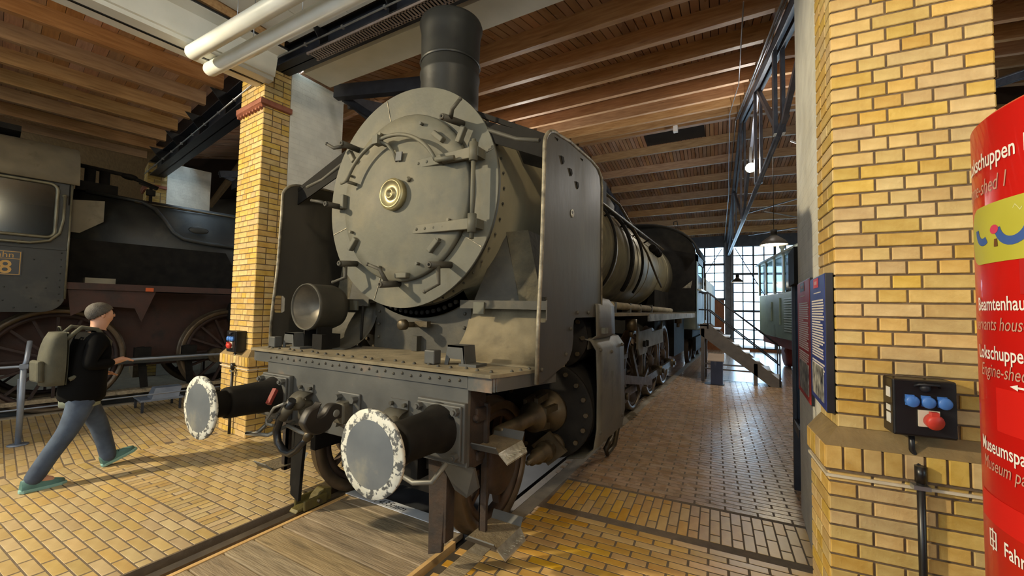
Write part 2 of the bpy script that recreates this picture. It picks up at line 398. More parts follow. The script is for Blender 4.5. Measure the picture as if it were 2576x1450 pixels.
# ---------------- rails and planking
def rail(M, x, y0, y1, label):
    b = MB(); s = 0.0365
    prof = [(-0.0365, -0.004), (0.0365, -0.004), (0.0365, -0.04), (0.01, -0.05), (0.01, -0.13), (0.065, -0.155), (-0.065, -0.155), (-0.01, -0.13), (-0.01, -0.05), (-0.0365, -0.04)]
    b.prism([M @ Vector((x + px, y0, pz)) for px, pz in prof], (M.to_3x3() @ Vector((0, y1 - y0, 0))))
    return tag(b.build('rail', M_RAIL, fix=False), label, 'rail', 'track rails')
rail(I4, -0.754, -4, 23, 'steel rail beside the yellow paving, carrying the chock'); rail(I4, 0.754, -4, 23, 'steel rail beside the posters aisle, under the step')
for s in (-1, 1): rail(LTM, s * 0.754, -8, 22, 'rail under the dark locomotive behind the barrier, ' + ('pit edge side' if s > 0 else 'far side'))
pk = empty('track_planking', label='worn wooden planks laid across between the rails in front of the locomotive', cat='planking', kind='structure')
ys = [-2.1, -1.87, -1.66, -1.43, -1.2, -0.98, -0.76, -0.55, -0.33, -0.11, 0.10, 0.305, 0.52, 0.70, 0.87, 1.05, 1.20]
for i in range(len(ys) - 1):
    b = MB(); e0 = random.uniform(-0.01, 0.01)
    b.bx(-0.64 + e0 * 0.3, 0.63 - e0, ys[i] + 0.005, ys[i + 1] - 0.004, -0.05, -0.001 + random.uniform(-0.004, 0.0))
    b.build('plank', M_PLANK, pk, bevel=0.006)
for x in (-0.652, 0.645):
    b = MB(); b.bx(x - 0.016, x + 0.016, -3, 1.05 if x > 0 else 1.2, -0.06, 0.002); b.build('edge_strip', M_STRIP, pk)
b = MB(); b.bx(-0.66, 0.66, 1.2, 23, -0.16, -0.02)
o = b.build('floor_pit_cover', mat('pit_plates', (58, 60, 64), (78, 80, 84), 4, 0.45, 0.2)); tag(o, 'dark plated floor between the rails below the locomotive', 'floor', kind='structure')
gs = empty('gauge_strip', (0, 1.21, 0), 0, 'aluminium strip lettered 1435mm lying between the rails', 'measuring strip')
b = MB(); b.prism([(-0.685, -0.055, 0.001), (0.60, -0.055, 0.001), (0.685, 0.0, 0.001), (0.685, 0.055, 0.001), (-0.66, 0.055, 0.001)], (0, 0, 0.006)); b.build('strip', M_ALU, gs)
text_obj('lettering', '1435mm', 0.105, lambda v: (v.x - 0.36, v.y - 0.036, 0.0076), M_INK, gs, shear=0.25)

# ---------------- brick pillars
def wall_brick(l, h, d=0.05, c=0.004):
    """brick face on +Y=-normal: face looks along -Y, x along the wall"""
    b = MB(); x, z = l / 2, h / 2
    vs = [(-x, d, -z), (x, d, -z), (x, d, z), (-x, d, z), (-x, c, -z), (x, c, -z), (x, c, z), (-x, c, z), (-x + c, 0, -z + c), (x - c, 0, -z + c), (x - c, 0, z - c), (-x + c, 0, z - c)]
    b.add(vs, [(8, 9, 10, 11)] + [(4 + i, 4 + (i + 1) % 4, 8 + (i + 1) % 4, 8 + i) for i in range(4)] + [(i, (i + 1) % 4, 4 + (i + 1) % 4, 4 + i) for i in range(4)])
    return b
_wm = {}
def wbrick(l, h):
    k = (round(l, 3), round(h, 3))
    if k not in _wm: _wm[k] = wall_brick(*k).mesh('brick', M_BRICK)
    return _wm[k]
CH = 0.0765
def courses(W, z0, z1, odd=0, rng=None):
    """random half-brick bond filling width W: list of (xcentre, zcentre, l)"""
    out = []; z = z0; n = odd
    while z + CH * 0.6 < z1:
        x = 0.0; first = True
        while x < W - 0.02:
            if first and W > 0.5: l = (0.19 if n % 2 else 0.125)
            else: l = 0.25 if rng.random() < 0.3 else 0.125
            first = False
            if x + l > W - 0.09: l = W - x
            out.append((x + l / 2, z + CH / 2, l - 0.011)); x += l
        z += CH; n += 1
    return out
def pillar(name, M, mirror, label, objs, depth_b=0.36, W=0.68, ztop=5.05, whiteY=(0.36, 1.24)):
    """local: front face at y=0 looking along -y, inner corner at x=0, pillar spans x 0..W"""
    rng = random.Random(11 if mirror else 5)
    s = -1 if mirror else 1
    r = empty(name, label=label, cat='pillar', kind='structure'); r.matrix_world = M
    b = MB(); b.bx(s * 0.008, s * (W - 0.008), 0.008, depth_b, 1.10, ztop); b.build('mortar_core', M_MORTAR, r)
    b = MB(); b.bx(s * -0.047, s * (W + 0.047), -0.047, depth_b, -0.1, 0.90); b.build('mortar_core', M_MORTAR, r)
    sk_ = s * math.tan(BAY / 2); b = MB(); b.prism([(s * 0.006, depth_b, -0.05), (s * (W - 0.012), depth_b, -0.05), (s * (W - 0.012), whiteY[1], -0.05), (s * 0.006 + sk_ * (whiteY[1] - depth_b), whiteY[1], -0.05)], (0, 0, ztop + 0.1)); b.build('whitewashed_pier', M_PLASTER, r, bevel=0.01)
    H = CH - 0.011
    faces = []
    Rside = Matrix.Rotation(-s * PI / 2, 4, 'Z')     # inner side faces (x=0) look away from the pillar body
    def face(F, W_, z0, z1, odd): return [(F @ Matrix.Translation((x, 0, z)), l) for x, z, l in courses(W_, z0, z1, odd, rng)]
    for zz0, zz1, off in ((1.12, ztop, 0.0), (0.0, 0.90, 0.055)):
        Ff = Matrix.Translation(((-W - off) if s < 0 else -off, -off, 0))
        faces += [(m, l, 0) for m, l in face(Ff, W + 2 * off, zz0, zz1, 0)]
        if s > 0: Fs = Matrix.Translation((-off, depth_b, 0)) @ Matrix.Rotation(-PI / 2, 4, 'Z')
        else: Fs = Matrix.Translation((off, -off, 0)) @ Matrix.Rotation(PI / 2, 4, 'Z')
        faces += [(m, l, 1) for m, l in face(Fs, depth_b + off, zz0, zz1, 1)]
        if s > 0: Fo = Matrix.Translation((W + off, -off, 0)) @ Matrix.Rotation(PI / 2, 4, 'Z')
        else: Fo = Matrix.Translation((-W - off, depth_b, 0)) @ Matrix.Rotation(-PI / 2, 4, 'Z')
        faces += [(m, l, 2) for m, l in face(Fo, depth_b + off, zz0, zz1, 1)]
    def vis(t):
        q = (M @ t[0]).translation; v = q - CAMP; dp = v.dot(_d)
        if dp < 0.2 or t[2] == 2: return 9
        py = 725 - 1042 * v.dot(_u) / dp; px = 1288 + 1042 * v.dot(_r) / dp
        return 8 if py < -20 or py > 1470 or px > 2600 else t[2] + dp * 0.01
    faces.sort(key=vis)
    for m, l, k in faces[:objs]: link('brick', wbrick(l, H), r, m)
    b = MB()
    for m, l, k in faces[objs:]:
        wb = wall_brick(l, H); b.add([m @ Vector(v) for v in wb.v], wb.f)
    if b.v: o = b.build('brickwork', M_BRICK, r, fix=False); o['kind'] = 'stuff'
    # ledge: soldier course plus a splayed top, thin stone string below
    x = -0.075
    n = 10; Wl = W + 0.15
    for i in range(n):
        l = Wl / n
        b = MB(); b.prism([(s * (x + 0.005), -0.075, 0.915), (s * (x + l - 0.006), -0.075, 0.915), (s * (x + l - 0.006), -0.075, 1.035), (s * (x + 0.005), -0.075, 1.035)], (0, 0.10, 0))
        b.build('ledge_brick', M_BRICK, r, bevel=0.004); x += l
    for i in range(4):
        y0 = -0.07 + i * 0.107
        b = MB(); b.bx(s * -0.075, s * 0.03, y0 + 0.005, y0 + 0.10, 0.915, 1.035); b.build('ledge_brick', M_BRICK, r, bevel=0.004)
    b = MB(); b.bx(s * -0.066, s * (W + 0.066), -0.066, depth_b, 0.9, 1.03); b.build('mortar_core', M_MORTAR, r)
    b = MB()
    q0 = [(s * -0.07, -0.07, 1.035), (s * (W + 0.07), -0.07, 1.035), (s * (W + 0.07), depth_b, 1.035), (s * -0.07, depth_b, 1.035)]
    q1 = [(0, 0.0, 1.125), (s * W, 0.0, 1.125), (s * W, depth_b, 1.125), (0, depth_b, 1.125)]
    b.add(q0 + q1, [(0, 1, 5, 4), (1, 2, 6, 5), (3, 0, 4, 7), (4, 5, 6, 7)]); b.build('splayed_course', mat('splayed_brick', (122, 102, 68), (144, 122, 82), 9, 0.8, bump=0.3), r)
    b = MB(); b.bx(s * -0.068, s * (W + 0.068), -0.068, depth_b, 0.868, 0.882); b.build('stone_string', mat('pale_string_course', (196, 184, 160), (210, 200, 178), 8, 0.7), r)
    # terracotta cornice
    b = MB(); b.prism([(s * -0.02, -0.02, 4.40), (s * -0.06, -0.06, 4.43), (s * -0.06, -0.06, 4.50), (s * 0.0, 0.0, 4.54), (s * 0.0, 0.03, 4.40)], (s * (W + 0.06), 0, 0))
    b.bx(s * -0.06, s * 0.02, -0.06, depth_b, 4.43, 4.50)
    for i in range(8): b.bx(s * (0.02 + i * 0.088), s * (0.06 + i * 0.088), -0.045, 0.01, 4.375, 4.405)
    b.build('terracotta_cornice', M_TERRA, r, bevel=0.005)
    return r
PLM = Matrix.Translation((-3.12, 1.58, 0)) @ Matrix.Rotation(-BAY / 2, 4, 'Z')
pillL = pillar('brick_pillar', PLM, True, 'yellow brick pillar with terracotta cornice and whitewashed rear behind the locomotive lamp', 298)
PRM = Matrix.Translation((2.985, 1.40, 0)) @ Matrix.Rotation(BAY / 2, 4, 'Z')
pillR = pillar('brick_pillar', PRM, False, 'yellow brick pillar with red and blue posters on its whitewashed side', 298, whiteY=(0.36, 1.62))
# next pillars along the ring
pf = copy_tree(pillL); pf.matrix_world = bayM(-1) @ PLM
tag(pf, 'distant yellow brick pillar with whitewashed side seen above the dark locomotive', 'pillar', kind='structure')
for ch in list(pf.children):
    if ch.name.split('.')[0] in ('brick', 'ledge_brick'): bpy.data.objects.remove(ch)
m = MB(); rng = random.Random(3)
for F, W_ in ((Matrix.Translation((-0.68, 0, 0)), 0.68), (Matrix.Translation((0, 0, 0)) @ Matrix.Rotation(PI / 2, 4, 'Z'), 0.36)):
    for x, z, l in courses(W_, 2.8, 5.05, 0, rng):
        link('brick', wbrick(l, CH - 0.011), pf, F @ Matrix.Translation((x, 0, z)))

# ---------------- roof of the bays
ceil = empty('ceiling', label='pine boarded roof with deep joists over the locomotive bay', cat='ceiling', kind='structure')
JH, JW = 0.27, 0.09
def zb(y): return (znear(y) if y <= YR else zfar(y)) + JH
nj = 9
jn = [2.39 + 1.11 * k for k in range(1, nj)]; jf = [12.95 + 1.02 * k for k in range(0, 7)]
for y in jn + jf:
    z = znear(y) if y <= YR else zfar(y)
    b = MB(); w = xb(y) - 0.05
    b.bx(-w, w, y - JW / 2, y + JW / 2, z, z + JH); b.build('joist', M_WOOD, ceil)
y = YR
b = MB(); b.bx(-xb(y) + 0.05, xb(y) - 0.05, y - 0.08, y + 0.08, znear(YR) - 0.02, znear(YR) + JH + 0.1); b.build('ridge_beam', M_WOOD, ceil)
nb = 52
for seg, (y0, y1, n) in enumerate(((2.3, YR, nb), (YR, YW + 0.3, 40))):
    for i in range(n):
        a, c = -1 + 2 * i / n, -1 + 2 * (i + 1) / n
        b = MB(); g = 0.007 if seg == 0 else 0.009
        z0, z1 = zb(y0 + 1e-6 if seg else y0), zb(y1 if seg else y1)
        if seg: z0 = zfar(YR) + JH
        d = random.uniform(0, 0.006)
        w0, w1 = xb(y0), xb(y1)
        lo = [(a * w0 + g, y0, z0 + d), (c * w0 - g, y0, z0 + d), (c * w1 - g * 0.7, y1, z1 + d), (a * w1 + g * 0.7, y1, z1 + d)]
        b.prism(lo, (0, 0, 0.025)); b.build('ceiling_board', M_BOARD, ceil, fix=False)
b = MB(); b.prism([(-xb(2.3), 2.3, zb(2.3) + 0.03), (xb(2.3), 2.3, zb(2.3) + 0.03), (xb(YR), YR, zb(YR) + 0.03), (-xb(YR), YR, zb(YR) + 0.03)], (0, 0, 0.12))
b.prism([(-xb(YR), YR, zb(YR) + 0.03), (xb(YR), YR, zb(YR) + 0.03), (xb(21), 21, zfar(21) + JH + 0.03), (-xb(21), 21, zfar(21) + JH + 0.03)], (0, 0, 0.12))
b.build('roof_deck', mat('roof_felt', (60, 42, 30), (70, 50, 36), 4, 0.9), ceil)
for k, txt in ((-1, 'pine boarded roof over the dark locomotive bay'), (1, 'pine boarded roof over the green locomotive bay'), (-2, 'boarded roof two bays beyond the dark locomotive'), (2, 'boarded roof two bays beyond the posters')):
    c = copy_tree(ceil); c.matrix_world = bayM(k); tag(c, txt, 'ceiling', kind='structure')
    if abs(k) == 2:
        for ch in list(c.children):
            if ch.name.startswith('ceiling_board'): bpy.data.objects.remove(ch)
# dark roof light between the joists and the white lamp box under it
b = MB(); b.bx(-0.35, 1.45, 12.15, 12.85, zfar(12.5) + JH - 0.05, zfar(12.5) + JH - 0.02, )
o = b.build('roof_hatch', mat('dark_hatch', (40, 38, 38), (50, 48, 46), 5, 0.5), ceil)
o.matrix_local = Matrix.Translation((0, 12.5, zfar(12.5) + JH)) @ Matrix.Rotation(-math.atan(0.30), 4, 'X') @ Matrix.Translation((0, -12.5, -zfar(12.5) - JH))

# ---------------- aisle: chord beams, boxed beam, white panel ceiling, timber joists of the next aisle
def ibeam(M, L, h, w, name, label):
    r = empty(name, label=label, cat='beam', kind='structure'); r.matrix_world = M
    b = MB(); b.bx(0, L, -w / 2, w / 2, 0, 0.018); b.bx(0, L, -w / 2, w / 2, h - 0.018, h); b.bx(0, L, -0.008, 0.008, 0, h); b.build('girder', M_STEEL, r)
    n = int(L / 1.35)
    for i in range(1, n + 1):
        x = L * i / (n + 1)
        b = MB(); b.prism([(x, -w / 2, h), (x, -w / 2 - 0.02, h), (x, -w / 2 - 0.22, h), (x, -w / 2, h - 0.26)], (0.015, 0, 0)); b.prism([(x, -w/2, 0.02), (x, -0.01, 0.02), (x, -0.01, h - 0.02), (x, -w / 2, h - 0.02)], (0.015, 0, 0))
        b.build('bracket', M_BLACK, r)
    b = MB(); b.cyl((0, -w / 2 - 0.05, 0.06), (L, -w / 2 - 0.05, 0.06), 0.012, n=6)
    for i in range(int(L / 0.7)): b.box((0.3 + i * 0.7, -w / 2 - 0.045, 0.062), (0.03, 0.04, 0.035))
    b.build('conduit', M_CONDUIT, r)
    return r
pL = PLM @ Vector((0.0, 0.12, 0)); pR = PRM @ Vector((0, 0.2, 0))
ibeam(Matrix.Translation((-3.3, 1.78, 4.98)), 7.2, 0.34, 0.24, 'chord_girder', 'dark steel girder with triangular brackets above the chimney')
e0 = bayM(-1) @ Vector((3.3, 1.75, 0)); e1 = bayM(-1) @ Vector((-3.35, 1.75, 0)); dv = e0 - e1
GL = Matrix.Translation((e1.x, e1.y, 4.72)) @ Matrix.Rotation(math.atan2(dv.y, dv.x), 4, 'Z')
ibeam(GL, dv.length + 0.05, 0.36, 0.28, 'chord_girder', 'dark steel girder joining the two pillars over the dark locomotive')
# perforated cable tray along the girder
b = MB(); rr = 0.06
for i in range(100):
    x = -2.3 + i * 0.045; b.box((x, 1.745, 4.955), (0.022, 0.15, 0.004))
b.bx(-2.35, 2.3, 1.66, 1.685, 4.953, 4.985); b.bx(-2.35, 2.3, 1.80, 1.825, 4.953, 4.985)
o = b.build('cable_tray', mat('tray_metal', (150, 138, 136), (172, 158, 154), 6, 0.4, 0.3)); tag(o, 'perforated metal cable tray fixed under the dark girder', 'cable tray')
b = MB(); b.prism([(-2.9, 2.0, 5.02), (-2.9, 2.42, 5.02), (-2.9, 2.42, 5.5), (-2.9, 1.9, 5.5), (-2.9, 1.9, 5.2)], (5.95, 0, 0))
o = b.build('boxed_beam', M_WHITE); tag(o, 'white boxed beam running behind the chimney top', 'beam', kind='structure')
wc = empty('ceiling_panels', label='white panelled ceiling over the aisle in front of the locomotive', cat='ceiling', kind='structure')
ZP = 5.22
xs = [-2.72, -2.15, -1.55, -0.95, -0.35, 0.25, 0.85, 1.45, 2.05, 2.65, 3.3]
for i in range(len(xs) - 1):
    for y0, y1 in ((-4.6, -2.0), (-2.0, 0.3), (0.3, 1.66)):
        b = MB(); b.bx(xs[i] + 0.004, xs[i + 1] - 0.004, y0 + 0.004, y1 - 0.004, ZP, ZP + 0.02); b.build('ceiling_panel', M_WHITE, wc)
b = MB(); b.bx(-3.0, 3.6, -6.8, 1.7, ZP + 0.03, ZP + 0.15); b.build('panel_backing', mat('dark_gap', (60, 50, 40), (70, 60, 48), 4, 0.9), wc)
b = MB(); b.bx(-3.02, -2.74, -6.8, 1.6, ZP - 0.10, ZP + 0.06); o = b.build('stained_beam', M_WOOD, wc)
# white boxed beam along the bay boundary
Mb = Matrix.Translation((-3.28, 1.64, 0)) @ Matrix.Rotation(-BAY / 2, 4, 'Z')
fb = empty('boundary_beam', label='white boxed beam along the edge of the panelled ceiling, ending at the pillar', cat='beam', kind='structure'); fb.matrix_world = Mb
b = MB(); b.bx(-0.06, 0.30, -8, 0.0, 4.74, 4.79); b.build('soffit', M_WHITE, fb)
b = MB(); b.bx(-0.06, -0.03, -8, 0.0, 4.79, 5.4); b.build('side_board', M_WHITE, fb)
b = MB(); b.prism([(0.30, -8, 4.79), (0.34, -8, 4.79), (0.40, -8, 5.08), (0.36, -8, 5.08)], (0, 8, 0)); b.build('side_board', M_WHITE, fb)
b = MB(); b.bx(0.36, 0.60, -8, 0.02, 5.06, 5.10); b.build('soffit', M_WHITE, fb)
b = MB(); b.bx(0.605, 0.622, -8, 0.02, 5.07, 5.09); b.build('black_joint_strip', M_BLACK, fb)  # black strip along the joint beside the soffit
b = MB(); b.bx(0.10, 0.13, -8, 0.0, 4.73, 4.742); b.build('lamp_track', M_BLACK, fb)
for y, z in ((0.72, 4.66), (1.0, 4.66)):
    t = empty('ceiling_pipe', (-3.12 if y < 0.9 else -3.33, y, z), 0, 'white jacketed pipe under the panelled ceiling, ' + ('beside the cable tray' if y > 0.9 else 'away from the cable tray'), 'pipe')
    b = MB(); b.lathe((0, 0, 0), (1, 0, 0), [(0.0, 0.03), (0.012, 0.068), (0.05, 0.082), (6.4, 0.082), (6.42, 0.02)], 20); b.build('pipe_jacket', M_PIPE, t)
    b = MB()
    for x in (1.0, 1.9, 3.5, 5): b.cyl((x, 0, 0.05), (x, 0, ZP - z), 0.004, n=5)
    b.build('hanger_wire', M_CONDUIT, t, split=True)
# timber aisle ceiling of the neighbouring bay
ac = empty('ceiling_aisle', label='timber joisted aisle ceiling above the dark locomotive cab', cat='ceiling', kind='structure')
ac.matrix_world = bayM(-1)
xe = 3.45
for i in range(8):
    x = 2.91 - i * 0.87
    b = MB(); b.bx(x - 0.045, x + 0.045, -6.6, 1.55, 5.10, 5.32); b.build('joist', M_WOODY, ac)
for i in range(50):
    y = 1.6 - i * 0.16
    b = MB(); b.bx(-3.6, 3.5, y - 0.155, y, 5.32 + random.uniform(0, 0.004), 5.345); o = b.build('ceiling_board', M_BOARDX, ac, fix=False)
b = MB(); b.bx(-3.8, 3.7, -7, 1.8, 5.35, 5.45); b.build('roof_deck', MATS['roof_felt'], ac)
for k in (1, -2, 2):
    b = MB(); b.bx(-3.9, 3.9, -7, 2.3, 5.27, 5.4); o = b.build('ceiling_aisle', M_WOOD); o.matrix_world = bayM(k)
    tag(o, 'timber aisle ceiling ' + {1: 'beyond the posters pillar', -2: 'two bays past the dark locomotive', 2: 'two bays past the posters pillar'}[k], 'ceiling', kind='structure')
for k in range(-2, 3):     # upstand between the aisle roof and the bay roof
    b = MB(); b.bx(-3.6, 3.6, 1.95, 2.05, 5.3, 5.75); o = b.build('wall_upstand', M_WOOD); o.matrix_world = bayM(k)
    tag(o, 'timber upstand closing the step in the roof', 'wall', 'roof upstands', 'structure')

# ---------------- trusses on the bay boundaries
def truss(k, label):
    r = empty('roof_truss', label=label, cat='truss', kind='structure')
    a = BAY / 2 * k
    r.matrix_world = Matrix.Translation(PIV) @ Matrix.Rotation(a, 4, 'Z') @ Matrix.Translation(-PIV)
    P = lambda y, dz=0: (0, y, (znear(y) if y <= YR else zfar(y)) + dz)
    b = MB()
    for s in (-1, 1):
        b.bar((s * 0.05, 2.9, znear(2.9) - 0.10), (s * 0.05, YR, znear(YR) - 0.10), 0.06, 0.16); b.bar((s * 0.05, YR, znear(YR) - 0.10), (s * 0.05, YW, zfar(YW) - 0.10), 0.06, 0.16)
    b.build('top_chord', M_TRUSS, r)
    b = MB(); b.cyl((-0.12, 2.9, znear(2.9) - 0.03), (-0.12, YR, znear(YR) - 0.03), 0.016, n=6); b.cyl((-0.17, 2.9, znear(2.9) - 0.06), (-0.17, YR, znear(YR) - 0.06), 0.016, n=6); b.cyl((-0.17, YR, znear(YR) - 0.06), (-0.17, YW, zfar(YW) - 0.06), 0.016, n=6); b.build('conduit', M_CONDUIT, r)
    b = MB(); b.cyl((0, 5.2, 4.45), (0, YW, 4.35), 0.045, n=10); b.build('bottom_chord', M_TRUSS, r)
    b = MB(); b.cyl((0.06, 5.2, 4.52), (0.06, YW, 4.42), 0.018, n=8); b.build('conduit', M_CONDUIT, r)
    for y in (5.6, 8.2, 11.9, 15.6):
        b = MB()
        for s in (-1, 1): b.bar((s * 0.05, y, 4.42), (s * 0.05, y, P(y)[2] - 0.1), 0.05, 0.14, (0, 1, 0))
        b.build('post', M_TRUSS, r)
    for (y0, z0, y1, z1) in ((5.2, 4.45, 3.0, znear(3.0) - 0.15), (5.6, 4.45, 8.2, znear(8.2) - 0.12), (11.9, 4.42, 8.2, znear(8.2) - 0.12), (11.9, 4.42, 15.6, zfar(15.6) - 0.12), (YW, 4.35, 15.6, zfar(15.6) - 0.12)):
        b = MB(); b.bar((0, y0, z0), (0, y1, z1), 0.06, 0.09); b.build('diagonal', M_TRUSS, r)
    return r
truss(1, 'grey steel roof truss with conduits over the posters aisle')
truss(-1, 'grey steel roof truss behind the locomotive chimney'); truss(-3, 'grey steel truss two bays beyond, past the dark locomotive'); truss(3, 'grey steel truss beyond the green locomotive')
b = MB()
for (u0, y0, u1, y1) in ((0.1, 8.2, 1, 11.9), (0.9, 8.2, 0.0, 11.9), (0.1, 11.9, 0.95, 15.6), (0.95, 11.9, 0.1, 15.6)):
    A = bayM(1) @ Vector((-xb(y0) + u0 * 2 * xb(y0), y0, 4.6 + 0.6 * (y0 < 10))); B = bayM(1) @ Vector((-xb(y1) + u1 * 2 * xb(y1), y1, 4.55)); b.cyl(A, B, 0.018, n=6)
o = b.build('wind_bracing', M_CONDUIT); tag(o, 'crossed steel bracing rods under the roof beyond the posters', 'bracing')
b = MB()
for s in (1,):
    A = Vector((-3.0, 2.6, 5.05)); b.bar(A, (-0.9, 3.2, 5.0), 0.12, 0.2)
    b.bar((-2.95, 2.7, 5.0), (-1.6, 4.6, 3.9), 0.06, 0.1)
o = b.build('knee_brace', M_STEEL); tag(o, 'dark steel strut and knee brace behind the pillar top', 'brace')
A = bayM(-1) @ Vector((2.55, 3.1, 4.75)); B = bayM(-1) @ Vector((-2.6, 3.2, 4.75))
b = MB(); b.bar(A, B, 0.14, 0.22); b.bar(A + Vector((-0.2, 0.2, -0.1)), A + Vector((-2.4, 2.2, -1.1)), 0.06, 0.12); b.bar(B + Vector((0.1, 0.1, -0.1)), B + Vector((2.0, 2.2, -1.0)), 0.06, 0.12)
o = b.build('knee_brace', M_STEEL); tag(o, 'dark steel strut and braces behind the girder over the dark locomotive', 'brace')

# ---------------- gate wall, outer wall, end walls
M_ORANGE = mat('orange_stained_wood', (150, 84, 40), (176, 104, 54), 5, 0.5, stretch=(5, 1, 1), bump=0.1)
M_FRAME = mat('window_steel', (70, 82, 96), (84, 96, 110), 6, 0.5, 0.2)
M_HEAD = mat('gate_lintel', (66, 70, 82), (82, 86, 98), 4, 0.6)
def gate(k, n, low, shut=False):
    W = xb(YW) - 0.16
    r = empty('window_%d' % n, label='tall gate window with steel grid, ' + ('orange wooden panels below' if low else 'glazed to the floor'), cat='window', kind='structure')
    r.matrix_world = bayM(k) @ Matrix.Translation((0, YW, 0))
    b = MB(); b.bx(-W - 0.3, W + 0.3, -0.1, 0.15, 4.78, 6.4); b.build('lintel', M_HEAD, r)
    if shut:  # unseen gates given solid doors to keep daylight off the dark locomotive
        for i in range(6):
            xa = -W + 2 * W * i / 6; b = MB(); b.bx(xa + 0.01, xa + W / 3 - 0.01, -0.03, 0.04, 0.0, 4.78); b.build('door_panel', M_ORANGE, r)
        r['label'] = 'unseen wooden gate doors shut to darken the bay, ' + ('behind the dark locomotive' if k == -1 else 'two bays past the dark locomotive'); r['category'] = 'gate'; r.name = 'door_%d' % n
        return r
    z0 = 2.35 if low else 0.12
    b = MB(); g = 0.022
    cols = 8; zs = []; z = z0
    for i in range(cols + 1):
        x = -W + 2 * W * i / cols; t = 0.10 if i % 4 == 0 else (0.07 if i % 2 == 0 else 0.045); b.bx(x - t / 2, x + t / 2, -0.03, 0.03, z0, 4.78)
    nr = round((4.78 - z0) / 0.41)
    for i in range(nr + 1):
        z = z0 + (4.78 - z0) * i / nr; t = 0.10 if i % 4 == 0 else 0.045; b.bx(-W, W, -0.03, 0.03, z - t / 2, z + t / 2)
    b.build('glazing_bars', M_FRAME, r)
    for i in range(cols):
        for j in range(nr):
            xa, xc = -W + 2 * W * i / cols, -W + 2 * W * (i + 1) / cols; za, zc = z0 + (4.78 - z0) * j / nr, z0 + (4.78 - z0) * (j + 1) / nr
            b = MB(); b.bx(xa + 0.006, xc - 0.006, -0.004, 0.004, za + 0.006, zc - 0.006); b.build('pane', M_GLASS, r, fix=False)
    if low:
        for i in range(4):
            xa = -W + 2 * W * i / 4; b = MB(); b.bx(xa + 0.02, xa + W / 2 - 0.02, -0.03, 0.04, 0.0, 2.3); b.bx(xa + 0.12, xa + W / 2 - 0.12, -0.045, 0.0, 1.25, 2.2); b.bx(xa + 0.12, xa + W / 2 - 0.12, -0.045, 0.0, 0.15, 1.05); b.build('door_panel', M_ORANGE, r)
    else:
        b = MB(); b.bx(-W, W, -0.04, 0.04, 0.0, 0.12); b.build('sill', M_ORANGE, r)
    b = MB(); b.bar((-W + 0.1, -0.08, 4.7), (0.3, -0.08, 1.2 if not low else 2.5), 0.03, 0.05, (0, 1, 0)); b.bar((W - 0.1, -0.08, 4.7), (-0.3 + 0.6, -0.08, 1.2 if not low else 2.5), 0.03, 0.05, (0, 1, 0)); b.build('diagonal_stay', M_STEEL, r)
    return r
gate(0, 1, True); gate(1, 2, False); gate(-1, 1, True, True); gate(2, 3, False); gate(-2, 2, True, True)
for i, k in enumerate((-3, -1, 1, 3)):
    M = Matrix.Translation(PIV) @ Matrix.Rotation(BAY / 2 * k, 4, 'Z') @ Matrix.Translation(-PIV)
    b = MB(); b.bx(-0.16, -0.08, YW - 0.25, YW + 0.2, 0, 5.0); b.bx(0.08, 0.16, YW - 0.25, YW + 0.2, 0, 5.0); b.bx(-0.1, 0.1, YW - 0.05, YW + 0.1, 0, 5.0)
    o = b.build('gate_column', M_TRUSS); o.matrix_world = M
    tag(o, 'riveted steel gate column ' + ('between the orange gate and the glazed gate' if k == 1 else 'behind the locomotive tender' if k == -1 else 'past the green locomotive' if k == 3 else 'past the dark locomotive'), 'column', kind='structure')
M_OUT = mat('rendered_wall', (168, 160, 140), (186, 178, 158), 3, 0.85, bump=0.2)
b = MB()
xw = -26
for cx_ in (-4.2, 1.6, 7.0, 13.5):
    b.bx(xw, cx_ - 0.6, -7.2, -6.9, 0, 5.6); b.bx(cx_ - 0.6, cx_ + 0.6, -7.2, -6.9, 0, 1.4); b.bx(cx_ - 0.6, cx_ + 0.6, -7.2, -6.9, 3.8, 5.6); xw = cx_ + 0.6
b.bx(xw, 26, -7.2, -6.9, 0, 5.6)
tag(b.build('wall_outer', M_OUT), 'outer shed wall with tall window openings', 'wall', kind='structure')
for nm, k, t in (('wall_left', -5, 'dark end wall beyond the neighbouring locomotive'), ('wall_right', 5, 'end wall beyond the green locomotive')):
    b = MB(); b.bx(-0.15, 0.15, -9, 21, -0.1, 8); o = b.build(nm, mat('end_wall_render', (96, 90, 82), (112, 104, 94), 3, 0.85))
    o.matrix_world = Matrix.Translation(PIV) @ Matrix.Rotation(BAY / 2 * k, 4, 'Z') @ Matrix.Translation(-PIV); tag(o, t, 'wall', kind='structure')
b = MB(); b.bx(-60, 60, 20.5, 90, -0.3, -0.1)
tag(b.build('ground_outside', mat('yard_ground', (214, 216, 208), (226, 228, 220), 1, 0.9)), 'pale yard ground outside the gates', 'ground', kind='structure')
